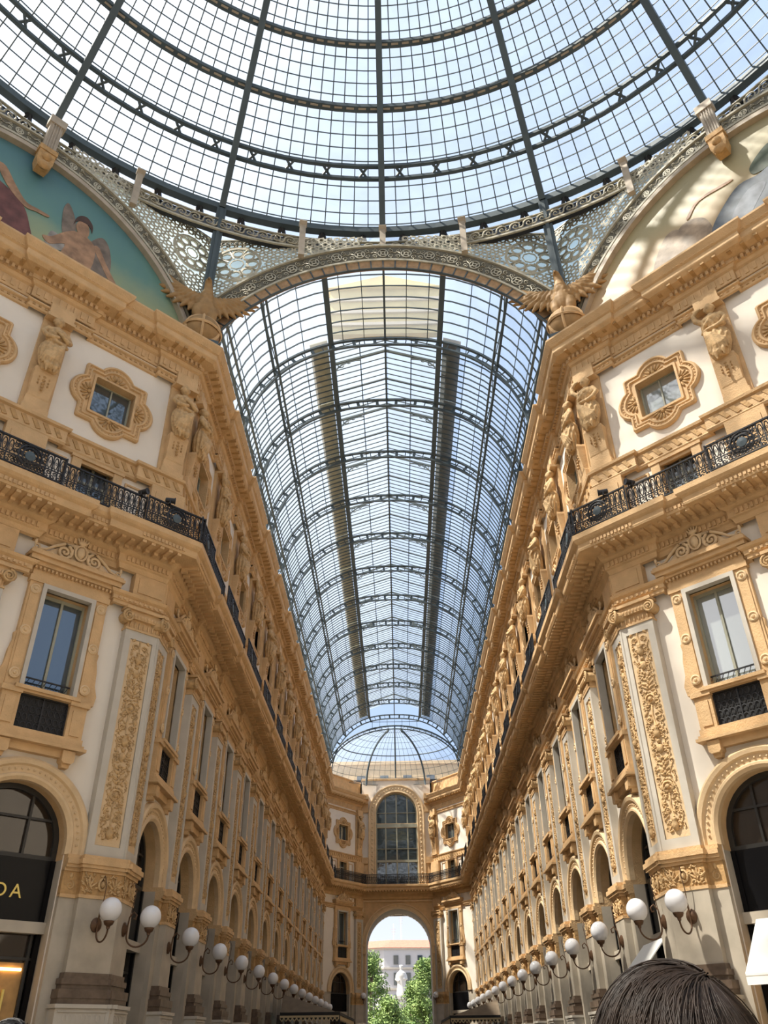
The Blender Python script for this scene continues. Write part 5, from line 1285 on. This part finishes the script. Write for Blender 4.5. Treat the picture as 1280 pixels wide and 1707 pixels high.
canopy('dark brown cafe canopy with scalloped edge along the right arcade', 3.2, 6.3, 54, 68, 4.05, 3.15, 1)
def awning(F, tt, w, z0, z1, o1, label):
    t = empty('white_awning', F.at(tt), F.rz); s = MB()
    s.add([(-w/2, .05, z1), (w/2, .05, z1), (w/2, o1, z0), (-w/2, o1, z0), (-w/2, .05, z1-.04), (w/2, .05, z1-.04), (w/2, o1, z0-.04), (-w/2, o1, z0-.04)], [(0, 1, 2, 3), (4, 5, 6, 7), (0, 1, 5, 4), (0, 3, 7, 4), (1, 2, 6, 5)])
    s.box(-w/2, w/2, o1-.02, o1, z0-.22, z0); obj('awning_cloth', s, 'canvas', t)
    s = MB()
    for x in (-w/2+.03, w/2-.03): s.bar((x, .05, z0-.1), (x, o1-.03, z0-.06), .03, .03)
    s.tube([(-w/2, o1-.02, z0-.05), (w/2, o1-.02, z0-.05)], .025, 6); obj('awning_frame', s, 'greystone', t)
    tag(t, label, 'awning', 'white shop awnings')
awning(RD, 2.80, 1.9, 2.95, 4.10, 1.25, 'large white awning over the shopfront at the right picture edge')
awning(RA, 2.80, 2.3, 2.95, 4.05, 1.1, 'white awning just inside the right arcade behind the corner pier')

def spotlight(F, tt, off, aim, label):
    t = empty('balcony_spotlight', F.at(tt, off, 16.14), F.rz+aim)
    s = MB(); s.rings([[(rr*cos(a), yy, .14+rr*sin(a)) for a in [2*pi*i/14 for i in range(14)]] for rr, yy in ((.04, -.16), (.08, -.14), (.09, .12), (.11, .13), (.11, .16), (.09, .165), (.005, .15))]); obj('lamp_body', s, 'black', t)
    s = MB(); s.bar((-.1, 0, .14), (-.1, 0, 0), .02, .03, (0, 1, 0)); s.bar((.1, 0, .14), (.1, 0, 0), .02, .03, (0, 1, 0)); s.box(-.11, .11, -.03, .03, -.03, .01); obj('lamp_bracket', s, 'black', t)
    tag(t, label, 'spotlight', 'black spotlights on the balcony rail')
spotlight(LD, 1.62, 1.12, .5, 'small black spotlight on the left balcony rail, farther from the corner'); spotlight(LD, .75, 1.28, 1.1, 'small black spotlight on the left balcony rail, nearer the corner')
spotlight(RD, 1.62, 1.12, -.5, 'small black spotlight on the right balcony rail, farther from the corner'); spotlight(RD, .75, 1.28, -1.1, 'small black spotlight on the right balcony rail, nearer the corner')

# gilt letters on the left sign
def letters(txt, F, tt, z, size, m, label, name='sign_lettering', off=-.36, ext=.012):
    c = bpy.data.curves.new(name, 'FONT'); c.body = txt; c.size = size; c.extrude = ext; c.align_x = 'CENTER'; c.space_character = 1.35
    o = bpy.data.objects.new(name, c); C.objects.link(o); dg = bpy.context.evaluated_depsgraph_get()
    me = bpy.data.meshes.new_from_object(o.evaluated_get(dg)); me.materials.clear(); me.materials.append(M[m]); bpy.data.objects.remove(o)
    ob = bpy.data.objects.new(name, me); C.objects.link(ob); p = F.at(tt, off, z); ob.location = p
    ob.rotation_euler = (pi/2, 0, F.rz+pi); tag(ob, label, 'sign'); return ob
letters('PRADA', LD, 2.98, 4.80, .44, 'gold', 'gilt shop name letters on the black sign at the left edge')
# lit shop interior behind the left and right near shopfronts
for F, s_ in ((LD, 'left'), (RD, 'right')):
    t = empty('shop_display', F.at(2.8, -.53), F.rz)
    s = MB(); s.box(-1.16, 1.16, .0, .025, 0, 3.45); obj('display_back', s, 'shopwood', t)
    s = MB(); s.box(-1.1, 1.1, .02, .07, 3.28, 3.34); s.ell((-.55 if F is LD else .55, .08, 2.95), (.045, .03, .05), 8, 6); s.ell((.6, .08, 2.6), (.03, .03, .03), 8, 6); obj('display_lamp', s, 'shoplamp', t)
    s = MB()
    for x in (-.8, -.2, .45): s.box(x, x+.05, .02, .09, 0, 2.9)
    obj('display_rail', s, 'gold', t); tag(t, f'warm lit shop display behind the {s_} near shopfront', 'shop display')

# ------------------------------------------------------------------ beyond the portal
b = empty('apartment_block', (0, 170, 0)); 
def bob(n_, mb, m, p=None): o = obj(n_, mb, m, p or b); o.location = (0, -170, 0) if p is None else (0, 0, 0); return o
s = MB(); s.plan([(-3.0, 170), (40, 176), (40, 200), (-34, 200), (-34, 186)], 0, 17.2); bob('wall', s, 'facade_far')
s = MB()
for z in (13.6, 10.2, 16.9): s.plan([(-3.1, 169.7), (40.3, 175.8), (40.3, 201), (-34.3, 201), (-34.3, 185.6)], z, z+.3)
bob('cornice', s, 'greystone')
s = MB(); A_ = [(-3.4, 169.4), (41, 175.2), (41, 201), (-35, 201), (-35, 185.2)]; B_ = [(-1.5, 174), (36, 180), (36, 197), (-30, 197), (-30, 189)]
s.rings([[(x, y, 17.2) for x, y in A_], [(x, y, 18.9) for x, y in B_]], cap=True); bob('roof', s, 'redroof')
for i in range(8):
    for z, h in ((14.4, 1.5), (11.0, 2.0), (7.2, 2.2), (3.4, 2.4)):
        x = -1.2+i*2.3; y = 170+(x+3)*6/43
        s = MB(); s.box(x, x+.9, y-.12, y+.1, z, z+h); w_ = bob('window', s, 'pane')
for i in range(5):
    for z, h in ((14.4, 1.5), (11.0, 2.0), (7.2, 2.2)):
        x = -5-i*2.4; y = 170+(-3-x)*16/31; s = MB(); s.box(x, x+.9, y-.12, y+.25, z, z+h); bob('window', s, 'pane')
tag(b, 'pale grey apartment block with red tiled roof beyond the portal', 'building')
for x, z, lb in ((-1.2, 22.2, 'thin rooftop antenna mast, left one'), (.35, 24.2, 'thin rooftop antenna mast, taller right one')):
    s = MB(); s.tube([(x, 178, 18.0), (x, 178, z)], [.10, .04], 6)
    for j in range(3): s.bar((x-.5+.1*j, 178, z-1-.5*j), (x+.5-.1*j, 178, z-1-.5*j), .05, .05)
    tag(obj('antenna_mast', s, 'greystone'), lb+' above the red roof', 'antenna', 'rooftop masts')
t = empty('stone_monument', (0.2, 128, 0))
s = MB(); s.box(-1.6, 1.6, -1.6, 1.6, 0, 3.2); s.box(-1.2, 1.2, -1.2, 1.2, 3.2, 7.0); s.box(-1.35, 1.35, -1.35, 1.35, 7.0, 7.4); obj('pedestal', s, 'whitestone', t)
s = MB(); s.lathe([(.7, 0), (.75, .3), (.6, 1.2), (.62, 2.0), (.7, 2.5), (.62, 2.9), (.25, 3.15), (.2, 3.25)], 16, (0, 0, 7.4)); s.ell((0, -.05, 10.95), (.26, .28, .34), 12, 8); s.ell((0, .0, 11.15), (.34, .34, .14), 12, 6)
s.tube([(-.55, 0, 10.1), (-.75, -.2, 9.4), (-.3, -.6, 9.2)], [.22, .19, .14], 8); s.tube([(.55, 0, 10.1), (.75, -.2, 9.5), (.3, -.6, 9.5)], [.22, .19, .14], 8)
o = bpy.data.objects.new('robed_figure', remesh(s, 'robed_figure', .09, ['whitestone'], 1)); C.objects.link(o); o.parent = t
tag(t, 'white marble robed figure on a pedestal between the trees', 'monument')
def tree(x, y, h, r, seed, label, cx=0):
    rnd = random.Random(seed); t = empty('leafy_tree', (x, y, 0)); s = MB()
    s.tube([(0, 0, 0), (.1, 0, h*.3), (-.1, .1, h*.6), (0, 0, h*.85)], [.28, .22, .14, .05], 8)
    f = MB()
    cl = []
    for i in range(70):
        u = rnd.random()**.8; zc = h*(.22+.76*u); rr = r*(1-.75*max(0, u-.35)/.65)*sqrt(rnd.random()); a = rnd.uniform(0, 2*pi); c = Vector((rr*cos(a), rr*sin(a), zc)); cl.append(c)
        if i % 3 == 0: s.tube([(0, 0, zc*.7), tuple(c)], [.07, .02], 5)
    for c in cl:
        cr = rnd.uniform(.5, .95)
        for j in range(110):
            d = Vector((rnd.gauss(0, 1), rnd.gauss(0, 1), rnd.gauss(0, .8))); d.normalize(); p = c+d*cr*rnd.uniform(.6, 1.05); q = rnd.uniform(.10, .2)
            u = Vector((rnd.gauss(0, 1), rnd.gauss(0, 1), rnd.gauss(0, 1))).normalized(); v = u.orthogonal().normalized()
            f.add([p-u*q, p+v*q*.5, p+u*q, p-v*q*.5], [(0, 1, 2, 3)])
    obj('trunk', s, 'bark', t); obj('foliage', f, 'leaf', t); tag(t, label, 'tree', 'trees beyond the portal')
tree(-3.6, 112, 11.6, 2.7, 1, 'tall leafy green tree seen in the left of the portal'); tree(-1.2, 106, 6.0, 2.2, 2, 'low bushy tree at the centre left of the portal'); tree(3.3, 110, 10.6, 2.3, 3, 'tall leafy green tree seen in the right of the portal'); tree(1.7, 116, 8.2, 1.8, 4, 'slimmer green tree just right of the white monument')

# ------------------------------------------------------------------ people
def person(name, loc, rz, hgt, hair, cloth, label, strands=0, hw=1.0):
    """standing figure, local origin at the feet, looks along +y"""
    t = empty('person', loc, rz); k = hgt/1.75
    J = dict(pel=(0, 0, .95), sp=(0, .01, 1.18), ch=(0, 0, 1.38), nk=(0, -.01, 1.50), hd=(0, .01, 1.57))
    v = [(0, 0, .95), (0, .01, 1.18), (0, 0, 1.36), (0, -.01, 1.46), (0, .01, 1.56)]; rd = [.15, .13, .15, .06, .055]; e = [(0, 1), (1, 2), (2, 3), (3, 4)]
    def chain(start, pts, rs):
        a = start
        for p, r in zip(pts, rs): v.append(p); rd.append(r); e.append((a, len(v)-1)); a = len(v)-1
        return a
    for s in (-1, 1):
        chain(0, [(s*.10, 0, .86), (s*.11, .02, .50), (s*.11, -.01, .10), (s*.12, .10, .04)], [.10, .07, .045, .035])
        hnd = chain(2, [(s*.17, 0, 1.40), (s*.22, -.01, 1.12), (s*.23, .06, .88), (s*.23, .08, .80)], [.065, .045, .030, .028])
        for q in range(4): chain(hnd, [(s*(.215+.0), .06+.018*q, .755), (s*.205, .065+.018*q, .71-.004*abs(q-1.5))], [.010, .008])
        chain(hnd, [(s*.20, .12, .79), (s*.19, .135, .755)], [.011, .009])
    me = bpy.data.meshes.new('body'); me.from_pydata([tuple(c*k for c in p) for p in v], e, []); o = bpy.data.objects.new('body_tmp', me); C.objects.link(o)
    md = o.modifiers.new('s', 'SKIN'); 
    for i, d in enumerate(me.skin_vertices[0].data): d.radius = (rd[i]*k, rd[i]*k*(.75 if i < 3 else 1)); d.use_root = (i == 0)
    o.modifiers.new('u', 'SUBSURF').levels = 2
    dg = bpy.context.evaluated_depsgraph_get(); bm_ = bpy.data.meshes.new_from_object(o.evaluated_get(dg)); bpy.data.objects.remove(o)
    bm_.materials.clear(); bm_.materials.append(M['skin'])
    # head with face joined onto the body
    H = MB(); hz = 1.64
    H.v = [tuple(p.co) for p in bm_.vertices]; H.f = [tuple(p.vertices) for p in bm_.polygons]; H.m = [0]*len(H.f); H.sm = [True]*len(H.f)
    q = MB(); q.ell((0, .0, hz+.01), (.074*hw, .092, .112), 24, 16); q.ell((0, .03, hz-.05), (.055, .06, .065), 16, 10); q.tube([(0, .085, hz+.01), (0, .108, hz-.025), (0, .09, hz-.035)], [.008, .015, .01], 8)
    for s in (-1, 1): q.ell((s*.075*hw, -.005, hz-.01), (.012, .020, .032), 10, 6); q.ell((s*.03, .083, hz+.005), (.014, .008, .009), 8, 6)
    q.ell((0, .086, hz-.062), (.024, .010, .008), 10, 6)
    H.merge(q, lambda p: p*k)
    obj('body', remesh(H, 'body', .008, ['skin'], 1), None, t) if False else None
    bo = bpy.data.objects.new('body', remesh(H, 'body', .009, ['skin'], 1)); C.objects.link(bo); bo.parent = t
    # hair
    h = MB(); rnd = random.Random(5); hc = Vector((0, -.008, hz+.03)); A, Bq, Cq = .082*hw, .100, .102
    rs = []
    for j in range(15):
        el = R(-38+ (90+38)*j/14); rs.append([])
        for i in range(40):
            az = 2*pi*i/40; front = max(0, sin(az)); e2 = el if front < .3 else max(el, R(18*min(1, front*1.4)))
            nn = 1+.018*noise.noise(Vector((cos(az)*9, sin(az)*9, e2*3+7)))
            rs[-1].append(tuple((hc+Vector((A*cos(e2)*cos(az), Bq*cos(e2)*sin(az), Cq*sin(e2)))*nn)*k))
    h.smooth = True; h.rings(rs, cap=False); h.smooth = False
    rotp = Vector((0, 0, 1)).rotation_difference(Vector((.42, -.30, .86)).normalized())
    for i in range(strands):
        az0 = rnd.uniform(0, 2*pi); e0 = R(88)-abs(rnd.gauss(0, .5)); span = rnd.uniform(.7, 1.5); cur = rnd.uniform(.25, .8); lift = 1.0+rnd.uniform(-.01, .045)+(rnd.random() < .03)*.04; pts = []; n = 8
        for j in range(n):
            u = j/(n-1); el = e0-span*u; az = az0+cur*u; c = rotp @ Vector((cos(el)*cos(az), cos(el)*sin(az), sin(el)))
            if c.z < -.55 or (c.y > .35 and c.z < .28): break
            q_ = lift+.012*sin(pi*u)
            pts.append((hc+Vector((A*c.x, Bq*c.y, Cq*c.z))*q_)*k)
        if len(pts) < 4: continue
        r0 = rnd.uniform(.0007, .0016); m_ = len(pts); h.tube([tuple(p) for p in pts], [r0*(1-.75*j/(m_-1)) for j in range(m_)], 4, cap=False)
    obj('hair', h, hair, t)
    # shirt and trousers as loose shells
    c = MB(); c.smooth = True
    def secs(L, n=28): return [[(x0+rx*cos(2*pi*i/n), ry*sin(2*pi*i/n), z) for i in range(n)] for z, rx, ry, x0 in L]
    c.rings([[tuple(Vector(p)*k) for p in r_] for r_ in secs([(.80, .20, .14, 0), (.95, .185, .13, 0), (1.15, .175, .125, 0), (1.32, .205, .13, 0), (1.42, .19, .11, 0), (1.475, .10, .08, 0), (1.495, .065, .065, 0), (1.50, .06, .06, 0)])])
    for s in (-1, 1): c.tube([tuple(Vector(p)*k) for p in ((s*.11, 0, 1.415), (s*.165, 0, 1.385), (s*.20, -.005, 1.27), (s*.215, -.01, 1.14))], [.045*k, .068*k, .062*k, .058*k], 12)
    obj('shirt', c, cloth, t)
    c = MB()
    for s in (-1, 1): c.tube([tuple(Vector(p)*k) for p in ((s*.085, 0, .95), (s*.10, 0, .82), (s*.11, .02, .5), (s*.11, -.01, .12))], [.10*k, .115*k, .085*k, .07*k], 14)
    obj('trousers', c, 'cloth', t); tag(t, label, 'person'); return t
person('person', (0.484, -3.93, 0), R(-8), 1.797, 'hair', 'cloth2', 'person seen from behind with short dark hair at lower right', strands=4200, hw=1.10)
person('person', (-.98, -2.2, 0), R(10), 1.80, 'hair3', 'cloth', 'person with black hair whose crown just shows at the lower left', strands=200)
person('person', (-.1, 1.5, 0), R(0), 1.845, 'hair2', 'cloth2', 'person with greying hair whose crown shows below the portal', strands=300)
